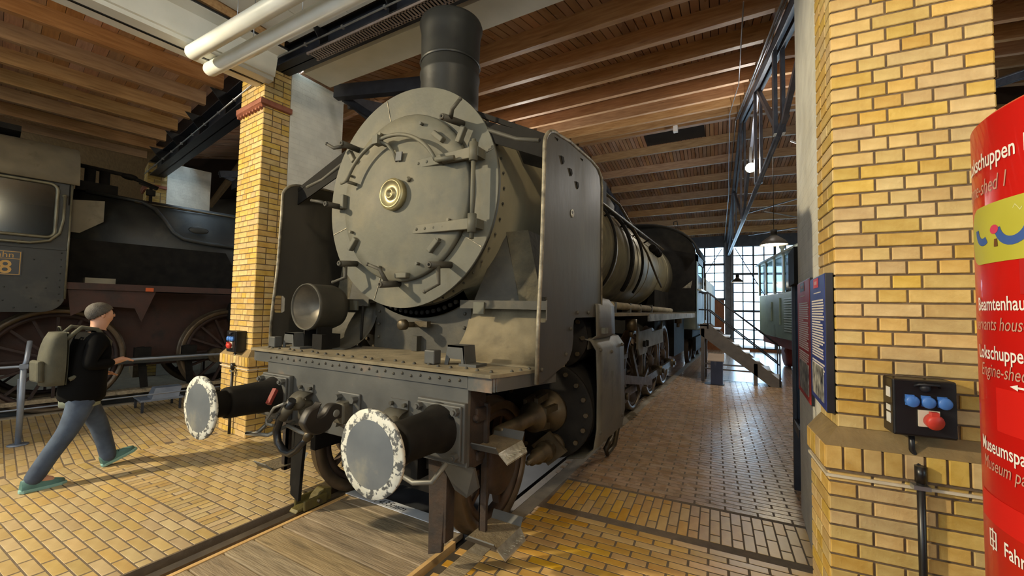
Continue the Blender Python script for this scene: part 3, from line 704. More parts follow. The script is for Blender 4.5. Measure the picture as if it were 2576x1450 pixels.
# ================================================================== MAIN LOCOMOTIVE
M_GREY = mat('weathered_grey_paint', (74, 74, 66), (92, 91, 79), 3.5, 0.66, 0.05, bump=0.12, bscale=18, c3=(112, 105, 84), s3=1.6, t3=(0.52, 0.78))
M_DARK = mat('sooty_black_paint', (52, 50, 44), (72, 69, 59), 4, 0.65, 0.05, bump=0.15, bscale=20, c3=(92, 84, 66), s3=2.2, t3=(0.55, 0.78))
M_CHIM = mat('chimney_soot', (34, 35, 35), (48, 49, 47), 3, 0.45, 0.25, bump=0.1)
M_BLK = mat('greasy_black', (20, 19, 18), (33, 31, 28), 7, 0.75, 0.0, bump=0.1, spec=0.12)
M_BARREL = mat('yellow_grey_cladding', (104, 98, 78), (132, 124, 98), 2.5, 0.45, 0.3, bump=0.08, c3=(74, 72, 66), s3=1.6, t3=(0.5, 0.7), stretch=(1, 1, 0.5))  # yellow-grey tone with darker patches at random
M_DEFL = mat('deflector_sheet', (50, 47, 41), (66, 62, 54), 3, 0.55, 0.1, bump=0.08, c3=(86, 80, 67), s3=1.3, t3=(0.55, 0.75), stretch=(1, 1, 0.45))
M_EDGE = mat('bare_rim', (150, 142, 122), (84, 80, 70), 14, 0.5, 0.4, bump=0.2)
M_BEAM = mat('scuffed_beam_paint', (64, 65, 64), (84, 84, 81), 3, 0.6, 0.1, bump=0.12, c3=(126, 104, 84), s3=3.0, t3=(0.6, 0.74))
M_DECK = mat('dusty_deck', (104, 95, 75), (132, 121, 97), 5, 0.88, 0.05, bump=0.25, c3=(88, 82, 68), s3=3)
M_BUFF = mat('buffer_face', (92, 98, 104), (112, 117, 120), 4, 0.45, 0.2, bump=0.05, c3=(140, 138, 126), s3=3)
M_CHIPW = mat('chipped_white_rim', (206, 206, 196), (196, 194, 180), 9, 0.7, 0, bump=0.25, c3=(84, 86, 86), s3=26, t3=(0.50, 0.55))
M_BRASS = mat('brass_boss', (158, 150, 112), (126, 117, 84), 8, 0.4, 0.4)
M_BRIGHT = mat('bright_tread_edge', (190, 186, 172), (150, 146, 132), 18, 0.35, 0.7, bump=0.2)
M_TYRE = mat('wheel_tyre', (104, 88, 68), (78, 66, 52), 6, 0.4, 0.4)
M_WHEEL = mat('wheel_paint', (62, 50, 42), (84, 68, 56), 7, 0.7, 0.2, bump=0.2)
M_ROD = mat('oily_rod', (88, 78, 60), (66, 58, 45), 8, 0.45, 0.55, bump=0.1)
M_CASING = mat('cylinder_cladding', (78, 75, 66), (98, 94, 82), 3, 0.55, 0.15, bump=0.2, bscale=6, c3=(60, 57, 51), s3=2.5)
LO = empty('steam_locomotive', (0, 0, 0), 0, 'large weathered grey-black steam locomotive with smoke deflectors and white-rimmed buffers', 'locomotive')
ZC, RB, YF = 2.672, 0.945, 1.083      # boiler axis, front plate radius, front plate plane
def P(name, b, m, parent=LO, **k): return b.build(name, m, parent, **k)
def Q(r, a, y): return (r * math.cos(rad(a)), y, ZC + r * math.sin(rad(a)))    # a point on the front plate

# smokebox barrel, front plate, door
b = MB(); b.lathe((0, YF, ZC), (0, 1, 0), [(0, RB), (0.035, RB), (0.035, RB - 0.03)], 96); sp = P('front_plate', b, M_GREY)
b = MB()
for a in (17, 105, 196, 250, 330): b.bar(Q(0.73, a, YF - 0.002), Q(0.935, a, YF - 0.002), 0.006, 0.006)
o = P('plate_joint', b, M_EDGE, sp); o['kind'] = 'stuff'
b = MB(); b.lathe((0, YF + 0.03, ZC), (0, 1, 0), [(0, RB - 0.03), (2.25, RB - 0.03), (2.3, RB - 0.06), (2.32, RB - 0.06)], 72); sb = P('smokebox', b, mat('streaked_smokebox_sheet', (98, 92, 72), (124, 116, 92), 2.2, 0.6, 0.1, bump=0.12, c3=(60, 57, 48), s3=1.4, t3=(0.48, 0.7), stretch=(1, 1, 0.35)))
b = MB()
for y in (YF + 0.12, YF + 1.1, YF + 2.2):
    for i in range(48):
        a = 2 * PI * i / 48; b.ball((0.925 * math.cos(a), y, ZC + 0.925 * math.sin(a)), 0.011, 6, 4)
o = P('rivet_rows', b, M_DARK, sb); o['kind'] = 'stuff'
b = MB(); b.lathe((0, YF, ZC - 0.01), (0, -1, 0), [(-0.005, 0.715), (0.03, 0.715), (0.045, 0.70), (0.05, 0.62), (0.075, 0.45), (0.095, 0.28), (0.10, 0.0)], 80); dr = P('smokebox_door', b, M_GREY)
YD = YF - 0.05
b = MB()
for a, r in ((112, .62), (68, .62), (252, .63), (292, .63), (205, .63), (157, .66), (318, .6), (335, .6)): b.cyl(Q(r, a, YD - 0.005), Q(r, a, YD - 0.04), 0.013, n=8)
o = P('door_bolts', b, M_GREY, dr); o['kind'] = 'stuff'
# central boss
b = MB(); b.lathe((-0.01, YF - 0.09, ZC + 0.0), (0, -1, 0), [(0, 0.135), (0.05, 0.135), (0.06, 0.128), (0.06, 0.120), (0.068, 0.120), (0.068, 0.108), (0.060, 0.104), (0.052, 0.06), (0.056, 0.045), (0.075, 0.043), (0.078, 0.03), (0.06, 0.027), (0.058, 0.0)], 40); bs = P('central_boss', b, M_BRASS, dr)
b = MB(); b.cyl((0.14, YF - 0.10, ZC + 0.10), (0.16, YF - 0.12, ZC + 0.12), 0.016, n=8); P('boss_stop', b, M_GREY, dr)
# hinge straps, rod
for z in (ZC + 0.235, ZC - 0.305):
    b = MB(); x0, x1 = 0.20, 0.76; yy = YF - 0.085
    n = 10; pts = [(x0 + 0.03 * math.cos(rad(90 + 180 * i / n)), yy, z + 0.036 * math.sin(rad(90 + 180 * i / n))) for i in range(n + 1)] + [(x1, yy - 0.02, z - 0.042), (x1, yy - 0.02, z + 0.042)]
    b.prism(pts, (0, 0.03, 0)); st_ = P('hinge_strap', b, M_GREY, dr, bevel=0.005)
    b = MB()
    for i in range(5): b.ball((0.23 + i * 0.09, yy, z), 0.014, 8, 5)
    o = P('strap_rivets', b, M_GREY, st_); o['kind'] = 'stuff'
    b = MB(); b.cyl((0.785, YF - 0.10, z - 0.07), (0.785, YF - 0.10, z + 0.07), 0.034, n=12); b.box((0.80, YF - 0.04, z), (0.05, 0.12, 0.07)); P('hinge_knuckle', b, M_GREY, dr)
b = MB(); b.cyl((0.785, YF - 0.10, ZC - 0.42), (0.785, YF - 0.10, ZC + 0.33), 0.017, n=10); P('hinge_rod', b, M_GREY, dr)
# arched handrail over the door
b = MB(); arc = [(-0.03 + 0.56 * math.cos(rad(a)), YF - 0.16, ZC - 0.03 + 0.52 * math.sin(rad(a))) for a in range(157, 22, -5)]
b.tube([(arc[0][0] - 0.075, arc[0][1], arc[0][2] - 0.01)] + [arc[0]], 0.012, 8); b.tube(arc, 0.016, 10)
b.tube([arc[-1], (arc[-1][0] + 0.16, arc[-1][1] + 0.03, arc[-1][2] + 0.0)], 0.02, 8)
hr = P('door_handrail', b, M_GREY, dr)
b = MB(); b.box((-0.17, YF - 0.16, ZC + 0.475), (0.06, 0.07, 0.075)); b.tube([(-0.14, YF - 0.15, ZC + 0.46), (-0.08, YF - 0.13, ZC + 0.43), (-0.03, YF - 0.11, ZC + 0.36), (-0.01, YF - 0.09, ZC + 0.29)], 0.014, 7)
b.cyl(arc[0], (arc[0][0], YD, arc[0][2]), 0.016, n=8); b.cyl(arc[-1], (arc[-1][0], YD, arc[-1][2]), 0.016, n=8); b.cyl((-0.17, YF - 0.16, ZC + 0.47), (-0.17, YD, ZC + 0.47), 0.02, n=8)
P('handrail_post', b, M_GREY, dr, split=True)
b = MB(); b.box((0.035, YF - 0.112, ZC + 0.32), (0.065, 0.012, 0.075), Matrix.Translation((0.035, 0, ZC + 0.32)) @ Matrix.Rotation(rad(6), 4, 'Y') @ Matrix.Translation((-0.035, 0, -ZC - 0.32))); P('grey_patch', b, mat('slate_patch', (58, 62, 66), (66, 70, 74), 6, 0.6), dr)
# angled stops welded on the door rim
for a, r, t in ((46, .60, 40), (312, .60, -45), (215, .66, -50), (276, .68, 0), (178, .69, 90), (32, .76, -65), (144, .74, 55)):
    q = Vector(Q(r, a, YD - 0.02)); M = Matrix.Translation(q) @ Matrix.Rotation(rad(t), 4, 'Y')
    b = MB(); b.box((0, 0, 0), (0.13, 0.05, 0.045), M); P('door_stop', b, M_GREY, dr, bevel=0.008)
# clamp handles around the rim: sleeve plus cranked lever
for a, r, lev in ((41, 0.80, ((-0.0, 0, 0.0), (0.07, -0.07, 0.03), (0.12, -0.04, 0.11))), (139, 0.80, ((0, 0, 0), (-0.12, -0.05, -0.02), (-0.18, -0.08, 0.02))), (180, 0.80, ((0, 0, 0), (-0.10, -0.06, 0.03), (-0.20, -0.06, 0.05))),
                  (224, 0.79, ((0, 0, 0), (0.03, -0.02, -0.13), (-0.09, -0.05, -0.17))), (268, 0.74, ((0, 0, 0), (-0.05, -0.04, 0.12), (-0.15, -0.08, 0.16))), (311, 0.79, ((0, 0, 0), (0.03, -0.02, -0.15), (-0.08, -0.05, -0.21)))):
    q = Vector(Q(r, a, 0)); q.y = YF
    b = MB(); e = q + Vector((-0.05 * math.cos(rad(a)), -0.21, -0.02)); b.cyl(q, e, 0.027, n=12); b.lathe(e, (0, -1, 0), [(0, 0.027), (0.012, 0.02), (0.012, 0.012), (0.0, 0.011)], 12); cl = P('clamp_sleeve', b, M_DARK)
    b = MB(); mid = (q + e) * 0.5 + Vector((0, -0.03, 0)); pts = [mid + Vector(v) for v in lev]; b.tube(pts, [0.02, 0.016, 0.013], 8); b.ball(pts[-1], 0.016, 8, 6); P('lever', b, M_DARK, cl)
# chimney
b = MB(); b.lathe((0, 1.66, 3.50), (0, 0, 1), [(0, 0.30), (0.22, 0.285), (0.45, 0.285), (0.50, 0.295), (0.52, 0.295), (0.55, 0.285), (0.93, 0.292), (1.02, 0.312), (1.05, 0.302), (1.05, 0.24), (0.9, 0.22)], 48); ch = P('chimney', b, M_CHIM)
b = MB(); b.lathe((0, 1.66, 3.50 + 0.62), (0, 0, 1), [(0, 0.291), (0.012, 0.3), (0.03, 0.291)], 48, caps=False); P('chimney_band', b, M_CHIM, ch)
b = MB(); b.lathe((0, 1.66, 3.54), (0, 0, 1), [(0, 0.42), (0.03, 0.38), (0.08, 0.31)], 40, caps=False); P('chimney_base', b, M_DARK, ch)
# boiler, bands, firebox
YB0, YB1 = 3.4, 10.0
b = MB(); b.lathe((0, YB0, ZC), (0, 1, 0), [(0, 0.87), (YB1 - YB0, 0.87)], 72); bo = P('boiler', b, M_BARREL)
for y in (3.5, 4.6, 5.7, 6.9, 8.1, 9.2):
    b = MB(); b.lathe((0, y, ZC), (0, 1, 0), [(0, 0.872), (0.004, 0.879), (0.05, 0.879), (0.054, 0.872)], 64, caps=False); P('boiler_band', b, M_BARREL, bo)
for y, rr, h in ((4.1, 0.30, 0.50), (6.3, 0.34, 0.52)):
    b = MB(); b.lathe((0, y, ZC + 0.78), (0, 0, 1), [(0, rr + 0.08), (0.06, rr), (h - 0.2, rr), (h - 0.06, rr * 0.75), (h, 0)], 32); P('dome', b, M_DARK, bo)
# pipes over the barrel
for i, (y, w) in enumerate(((4.35, 0.02), (5.15, 0.03), (5.25, 0.02), (5.95, 0.024))):
    b = MB(); b.tube([(0.93 * math.sin(rad(a)), y + (0.35 * (a / 130) ** 2 if i != 0 else 0), ZC + 0.93 * math.cos(rad(a))) for a in range(10, 132, 6)], w, 8); P('boiler_pipe', b, M_BLK, bo)
b = MB(); hy = [3.5, 4.4, 5.3, 6.2, 7.1, 8.0, 8.7]; b.tube([(0.80, 3.4, ZC + 0.62)] + [(0.86, y, ZC + 0.52) for y in hy], 0.018, 8); P('boiler_handrail', b, M_ROD, bo)
b = MB()
for y in hy[:-1]: b.tube([(0.74, y, ZC + 0.45), (0.86, y, ZC + 0.52)], 0.016, 6)
P('handrail_bracket', b, M_BLK, bo, split=True)
b = MB(); b.tube([(0.72, 3.3, ZC + 0.78), (0.62, 4.0, ZC + 0.98), (0.55, 4.8, ZC + 1.02), (0.55, 4.85, ZC + 1.2), (0.56, 5.0, ZC + 0.98), (0.75, 5.2, ZC + 0.80), (0.95, 6.4, ZC + 0.15), (0.98, 7.2, ZC - 0.25), (1.0, 7.6, ZC - 0.42)], 0.022, 8); P('feed_pipe', b, M_ROD, bo)
b = MB()
for i in range(5):
    q = Vector((0.80, 7.4 + i * 0.16, ZC + 0.38 - i * 0.01)); b.lathe(q + Vector((0.06, 0, 0)), (0, 1, 0), [(-0.01, 0.07), (0, 0.085), (0.01, 0.07)], 12); b.cyl(q, q + Vector((0.07, 0, 0)), 0.025, n=6)
P('wash_out_valve', b, M_BLK, bo, split=True)
b = MB(); b.bx(0.52, 0.62, 4.7, 4.9, ZC + 0.75, ZC + 1.1); P('valve_box', b, M_BLK, bo)
# cab
CY0, CY1, CW = 10.1, 12.1, 1.43
arcs = [(CW * math.cos(rad(a)), 3.22 + 0.83 * math.sin(rad(a))) for a in range(0, 181, 10)]
cabp = [(x, z) for x, z in arcs] + [(-CW, 1.75), (CW, 1.75)]
b = MB(); b.prism([(x, CY0, z) for x, z in cabp], (0, 0.05, 0)); cb = P('cab_front', b, M_BLK)
b = MB(); b.prism([(1.22, CY0 - 0.012, 2.35), (1.30, CY0 - 0.012, 2.35), (1.34, CY0 - 0.012, 2.55), (1.10, CY0 - 0.012, 2.35)], (0, 0.01, 0)); P('cab_front_window', b, M_EDGE, cb)
b = MB(); b.sheet([[(x * 1.03, y, z + 0.02) for x, z in arcs] for y in (CY0 - 0.25, CY1 + 0.2)]); P('cab_roof', b, M_BLK, solid=0.04)
for s in (-1, 1):
    b = MB(); b.bx(s * CW - 0.02, s * CW + 0.02, CY0, CY1, 1.3, 2.35); b.bx(s * CW - 0.02, s * CW + 0.02, CY0, CY0 + 0.35, 2.35, 3.24); b.bx(s * CW - 0.02, s * CW + 0.02, CY1 - 0.25, CY1, 2.35, 3.24); b.bx(s * CW - 0.02, s * CW + 0.02, CY0, CY1, 3.05, 3.24)
    cs = P('cab_side', b, mat('cab_side_paint', (66, 76, 74), (84, 94, 90), 5, 0.5, 0.2))
    b = MB(); b.bx(s * CW - 0.005, s * CW + 0.005, CY0 + 0.35, CY1 - 0.25, 2.35, 3.05); P('cab_window', b, M_CABGLASS, cs)
    b = MB(); b.bx(s * (CW + 0.02), s * (CW + 0.10), CY0 + 0.3, CY1 - 0.2, 2.30, 2.35); P('arm_rest', b, M_BRIGHT, cs)
    b = MB(); b.tube([(s * (CW + 0.07), CY1 - 0.06, 1.5), (s * (CW + 0.07), CY1 - 0.06, 2.9)], 0.016, 8); P('grab_rail', b, M_EDGE, cs)
b = MB(); b.tube([(0.9, 10.0, 4.02), (0.9, 10.0, 4.1), (0.98, 10.0, 4.12), (1.0, 10.0, 4.0)], 0.012, 6); P('roof_ring', b, M_BLK, cb)
# running boards
for s in (-1, 1):
    b = MB(); b.bx(s * 0.86, s * 1.40, 2.75, CY0, 1.68, 1.71); rb = P('running_board', b, M_DECK)
    b = MB(); b.bx(s * 1.385, s * 1.41, 4.3, CY0, 1.60, 1.70); P('board_edge', b, mat('worn_edge_white', (140, 140, 134), (90, 92, 92), 4, 0.6, 0.1, c3=(70, 70, 70), s3=5), rb)
    b = MB(); b.tube([(s * 1.2, 2.8, 1.80), (s * 1.22, 4.0, 1.79), (s * 1.2, 6.0, 1.77), (s * 1.2, 7.5, 1.76)], 0.045, 8); P('lagged_pipe', b, mat('pipe_lagging', (150, 138, 108), (120, 110, 88), 7, 0.85, 0, bump=0.3), rb)
    b = MB()
    for y in (3.2, 3.9, 4.5, 5.3): b.box((s * 1.2, y, 1.775), (0.11, 0.06, 0.12))
    P('pipe_clip', b, M_DARK, rb, split=True)
    for y in (3.6, 7.6): b = MB(); b.cyl((s * 1.33, y, 1.50), (s * 1.33, y, 1.64), 0.07, n=12); b.cyl((s * 1.33, y, 1.42), (s * 1.33, y, 1.5), 0.03, n=8); P('lubricator', b, M_ROD, rb)
# frames, tender
for s in (-1, 1):
    b = MB(); b.bx(s * 0.52, s * 0.58, 0.7, 12.0, 0.55, 1.25); P('frame_plate', b, M_BLK)
    b = MB(); b.bx(s * 0.60, s * 0.88, 10.2, 12.2, 0.55, 1.6); P('ash_pan_side', b, M_BLK)
b = MB(); b.lathe((0, 8.2, ZC - 0.55), (0, 1, 0), [(0, 0.62), (1.9, 0.62)], 24); b.bx(-0.75, 0.75, 8.2, 10.1, 1.2, 2.3); P('firebox', b, M_BLK)
b = MB(); b.bx(-1.38, 1.38, 13.3, 18.2, 1.15, 2.85); td = P('tender_body', b, mat('tender_grey_green', (126, 132, 122), (146, 150, 138), 4, 0.6, 0.1), bevel=0.03)
b = MB(); b.lathe((1.28, 13.28, 2.65), (0, -1, 0), [(0, 0.11), (0.03, 0.11), (0.03, 0.08), (0, 0.07)], 20); P('tender_lamp', b, M_BLK, td)
b = MB(); b.prism([(-1.1, 13.6, 2.85), (1.1, 13.6, 2.85), (0.9, 13.6, 3.2), (-0.9, 13.6, 3.2)], (0, 3.6, 0)); P('coal_bunker', b, M_BLK, td)
for y in (14.0, 15.6, 17.2):
    for s in (-1, 1): b = MB(); b.lathe((s * 0.75, y, 0.5), (s, 0, 0), [(-0.03, 0.53), (-0.01, 0.53), (0, 0.5), (0.10, 0.5), (0.10, 0.42), (0.05, 0.40), (0.05, 0.12), (0.14, 0.12), (0.14, 0)], 28); P('tender_wheel', b, M_WHEEL, td)
b = MB(); b.bx(-1.0, 1.0, 13.3, 18.2, 0.85, 1.15); b.bx(1.0, 1.1, 13.4, 18.1, 0.45, 0.9); P('tender_frame', b, M_BLK, td)
# front deck and buffer beam
BY = 0.60
b = MB(); b.bx(-1.06, 1.06, BY, BY + 0.03, 0.76, 1.31); bb = P('buffer_beam', b, M_BEAM, bevel=0.004)
b = MB(); b.bx(-1.04, 1.04, BY + 0.03, BY + 0.28, 0.80, 0.83); b.bx(-1.04, 1.04, BY + 0.03, BY + 0.28, 1.25, 1.28); b.bx(1.02, 1.06, BY + 0.03, BY + 0.20, 0.74, 1.31); b.bx(-1.06, -1.02, BY + 0.03, BY + 0.20, 0.74, 1.31); P('beam_web', b, M_RUST, bb, split=True)
b = MB(); b.bx(-1.06, 1.06, BY - 0.012, BY, 1.245, 1.315); b.bx(1.06, 1.235, BY - 0.01, BY, 1.235, 1.325); b.bx(-1.27, -1.06, BY + 0.0, BY + 0.01, 1.235, 1.325); P('beam_top_angle', b, M_BEAM, bb)
b = MB()
for i in range(26):
    x = -1.0 + i * 0.08; b.ball((x, BY - 0.012, 1.28 + (0.01 if i % 2 else 0)), 0.011, 6, 4)
o = P('beam_rivets', b, M_DARK, bb); o['kind'] = 'stuff'
dk = [(-1.30, BY - 0.02), (1.24, BY - 0.035), (1.27, BY + 0.02), (1.40, BY + 0.50), (1.40, 1.32), (-1.40, 1.32), (-1.40, BY + 0.50)]
b = MB(); b.prism([(x, y, 1.325) for x, y in dk], (0, 0, 0.022)); de = P('front_deck', b, M_DECK)
b = MB(); b.bx(1.235, 1.25, BY, BY + 0.03, 1.24, 1.325); b.bar((1.255, BY + 0.01, 1.285), (1.405, BY + 0.54, 1.285), 0.012, 0.085); b.bar((-1.285, BY + 0.01, 1.285), (-1.405, BY + 0.54, 1.285), 0.012, 0.085); P('deck_flange', b, M_BEAM, de, split=True)
b = MB()
for i in range(24):
    x = -1.2 + i * 0.104; b.ball((x, BY + 0.05 + (0.03 if i % 3 == 0 else 0), 1.349), 0.014, 6, 4)
for i in range(7): b.ball((1.28 + 0.02 * i, BY + 0.15 + 0.08 * i, 1.349), 0.013, 6, 4)
o = P('deck_bolts', b, M_DARK, de); o['kind'] = 'stuff'
# saddle, steam pipe housings, curved cover sheets
b = MB(); b.bx(-0.56, 0.56, 1.32, 2.9, 0.9, 1.80)
pts = [(x, z) for x, z in ((-0.56, 1.35), (0.56, 1.35), (0.56, 1.78), (0.66, 1.80), (0.80, 2.2), (0.6, 2.0), (-0.6, 2.0), (-0.80, 2.2), (-0.66, 1.80), (-0.56, 1.78))]
P('saddle', b, M_DARK)
b = MB(); b.lathe((0, 1.30, ZC), (0, 1, 0), [(0, 0.93), (0, 1.03), (0.35, 1.03)], 40, a0=rad(58) , a1=rad(122), caps=False); b.lathe((0, 1.30, ZC), (0, 1, 0), [(0, 1.03), (0, 0.90)], 40, a0=rad(58), a1=rad(122), caps=False); sk = P('smokebox_skirt', b, M_DARK)
b = MB()
for i in range(15): a = rad(244 + i * 3.7); b.cyl((0.985 * math.cos(a), 1.30, ZC + 0.985 * math.sin(a)), (0.985 * math.cos(a), 1.275, ZC + 0.985 * math.sin(a)), 0.02, n=6)
o = P('skirt_nuts', b, M_BLK, sk); o['kind'] = 'stuff'
b = MB()
for s in (-1, 1):
    for z in (1.45, 1.57, 1.69): b.ball((s * 0.50, 1.315, z), 0.016, 8, 5)
o = P('saddle_rivets', b, M_DARK, sk); o['kind'] = 'stuff'
for s in (-1, 1):
    # sloping side plate, shelf and concave sheet
    b = MB(); b.prism([(s * 0.56, 1.36, 1.80), (s * 0.99, 1.36, 1.80), (s * 0.97, 1.36, 1.9), (s * 0.86, 1.36, 2.33), (s * 0.70, 1.36, 2.10)], (0, 0.03, 0)); P('saddle_side_plate', b, M_DARK)
    b = MB(); b.prism([(s * 0.99, 1.36, 1.80), (s * 0.86, 1.36, 2.36), (s * 0.80, 2.3, 2.36), (s * 0.99, 2.3, 1.80)], (s * 0.20, 0.0, 0.0)); P('steam_pipe_housing', b, mat('crusty_housing', (66, 61, 48), (92, 85, 66), 9, 0.85, 0.1, bump=0.6, bscale=24))
    b = MB(); b.bx(s * 0.53, s * 1.36, 1.22, 1.95, 1.775, 1.80); b.bx(s * 0.53, s * 1.36, 1.205, 1.225, 1.735, 1.80); P('side_shelf', b, M_DARK)
    b = MB(); g = [[(s * x, 1.32 - 0.36 * (1 - math.cos(t)) , 1.765 - 0.415 * math.sin(t)) for x in (0.54, 0.8, 1.1, 1.36)] for t in [PI / 2 * i / 10 for i in range(11)]]
    g = [[(s * x, 1.34 - 0.40 * (1 - math.cos(t)), 1.765 - 0.415 * math.sin(t)) for x in (0.54, 0.8, 1.1, 1.36)] for t in [PI / 2 * i / 10 for i in range(11)]]
    P('curved_cover_sheet', MB().sheet(g), M_DECK if s > 0 else M_DARK, solid=0.006)
    b = MB(); b.box((s * 0.72, 1.20, 1.74), (0.10, 0.02, 0.09)); P('latch_tab', b, M_GREY)
b = MB(); g = [(-0.9 + 0.36 * math.cos(rad(a)), 1.18, 1.36 + 0.40 * math.sin(rad(a))) for a in range(0, 181, 12)]
P('cover_sheet_hoop', MB().tube([(-0.56, 1.16, 1.36 + 0.0), (-0.56, 1.17, 1.74)], 0.012, 6), M_BLK)
b = MB(); b.cyl((0.0, 1.32, 1.58), (0.02, 1.12, 1.585), 0.025, n=10); b.lathe((0.02, 1.12, 1.585), (0, -1, 0), [(0, 0.045), (0.05, 0.045), (0.06, 0.03), (0.06, 0)], 16); b.box((0.1, 1.25, 1.59), (0.14, 0.05, 0.05)); P('blow_off_cock', b, M_ROD)
b = MB(); b.bx(-0.03, 0.03, 1.26, 1.32, 1.35, 1.48); P('saddle_rib', b, M_DARK)
# smoke deflectors
XD = 1.42
prof = []
for y, z in ((0.815, 1.275), (0.825, 1.66), (0.86, 2.10), (0.875, 2.62)): prof.append((y, z))
cut = [(0.842, 1.72), (0.85, 1.66), (0.865, 1.655), (0.925, 1.655), (0.945, 1.67), (0.945, 1.80), (0.93, 1.82), (0.865, 1.82), (0.85, 1.81), (0.842, 1.722)]
for a in range(180, 78, -12): prof.append((1.075 + 0.2 * math.cos(rad(a)), 2.80 + 0.155 * math.sin(rad(a))))
for y, z in ((1.30, 2.985), (1.80, 3.00), (1.98, 2.985), (2.07, 2.94), (2.10, 2.85), (2.105, 1.68)): prof.append((y, z))
inner = [(1.47, 1.68), (1.43, 1.66), (1.42, 1.62), (1.42, 1.52), (1.40, 1.44), (1.34, 1.375), (1.24, 1.34), (0.90, 1.275)]
full = prof[:2] + [(0.829, 1.72)] + cut + [(0.829, 1.722)] + prof[2:] + inner
for s in (-1, 1):
    b = MB(); b.prism([(s * (XD - 0.004), y, z) for y, z in full], (s * 0.008, 0, 0)); df = P('smoke_deflector', b, M_DEFL)
    b = MB(); b.tube([(s * XD, y, z) for y, z in prof], 0.014, 8); P('rim_bead', b, M_EDGE, df)
    b = MB()
    for y, z in ((0.87, 1.36), (1.28, 1.42), (1.36, 1.6), (1.50, 1.72), (1.75, 1.72), (2.02, 1.72)): b.ball((s * (XD + 0.006), y, z), 0.014, 8, 5)
    o = P('sheet_bolts', b, M_DARK, df); o['kind'] = 'stuff'
    b = MB()
    for y, z in ((1.16, 2.80), (1.32, 2.76), (1.46, 2.70)): b.prism([(s * (XD + 0.005), y - 0.03, z + 0.02), (s * (XD + 0.005), y + 0.02, z + 0.025), (s * (XD + 0.005), y + 0.035, z - 0.005), (s * (XD + 0.005), y + 0.01, z - 0.03), (s * (XD + 0.005), y - 0.01, z - 0.005)], (s * 0.004, 0, 0))
    P('torn_hole', b, M_BLK, df, split=True)
    if s > 0:
        b = MB(); b.lathe((s * (XD + 0.004), 1.37, 2.46), (s, 0, 0), [(0, 0.03), (0.004, 0.03), (0.005, 0)], 16); P('white_dot', b, M_CHIPW, df)
    for y, z0 in ((1.05, 2.90), (1.55, 2.92)):
        b = MB(); b.bar((s * 0.62, y + 0.12, 3.33 if y < 1.2 else 3.33), (s * XD, y, z0), 0.05, 0.035); b.prism([(s * 0.80, y + 0.05, 3.19), (s * XD, y - 0.02, z0), (s * XD, y - 0.02, z0 - 0.15), (s * 0.88, y + 0.05, 3.0)], (0, 0.012, 0)); P('deflector_bracket', b, M_BLK)
    b = MB(); b.tube([(s * 0.72, 1.16, 3.22), (s * 0.85, 1.10, 3.10), (s * 1.1, 1.08, 2.98), (s * 1.30, 1.05, 2.92)], 0.018, 8); P('stay_rod', b, M_DARK)
# lamp
hl = empty('headlamp', (-0.86, 0.80, 1.72)); hl.parent = LO
b = MB(); b.lathe((0, 0, 0), (0, 1, 0), [(0.004, 0.194), (-0.012, 0.200), (-0.012, 0.206), (0.01, 0.212), (0.03, 0.205), (0.24, 0.205), (0.30, 0.185), (0.32, 0.10), (0.32, 0.0)], 40, caps=False); P('lamp_housing', b, M_DARK, hl)
b = MB(); b.lathe((0, 0.004, 0), (0, 1, 0), [(0, 0.195), (0.10, 0.13), (0.15, 0.05), (0.155, 0)], 36, caps=False); P('reflector', b, mat('tarnished_reflector', (112, 106, 94), (84, 80, 72), 6, 0.5, 0.5), hl)
b = MB(); b.bx(-0.10, -0.08, 0.05, 0.2, -0.37, -0.16); b.bx(0.08, 0.10, 0.05, 0.2, -0.37, -0.16); b.bx(0.06, 0.19, 0.03, 0.22, -0.37, -0.24); P('lamp_bracket', b, M_BLK, hl, split=True)
# trapezoid brackets and small boxes on the deck
for x, bxx in ((-1.02, -1.18), (0.84, 0.66)):
    t = empty('lamp_bracket_base', (x, 0.76, 1.347)); t.parent = LO
    b = MB(); b.prism([(-0.10, 0, 0), (-0.075, 0, 0.135), (0.06, 0, 0.135), (0.075, 0, 0), (0.045, 0, 0), (0.04, 0, 0.045), (-0.06, 0, 0.045), (-0.07, 0, 0)], (0, 0.012, 0)); b.prism([(-0.075, 0, 0.135), (0.06, 0, 0.135), (0.06, 0.13, 0.135), (-0.075, 0.13, 0.135)], (0, 0, -0.012)); b.prism([(0.06, 0, 0.135), (0.078, 0, 0), (0.078, 0.13, 0), (0.06, 0.13, 0.135)], (-0.012, 0, 0)); P('bracket_plate', b, M_BEAM, t)
    b = MB(); b.bx(0.03, 0.17, -0.01, 0.12, 0, 0.018); P('base_plate', b, M_BEAM, t)
    b = MB(); b.box((bxx - x, -0.03, 0.05), (0.09, 0.075, 0.095)); P('socket_box', b, M_BEAM, t, bevel=0.008)
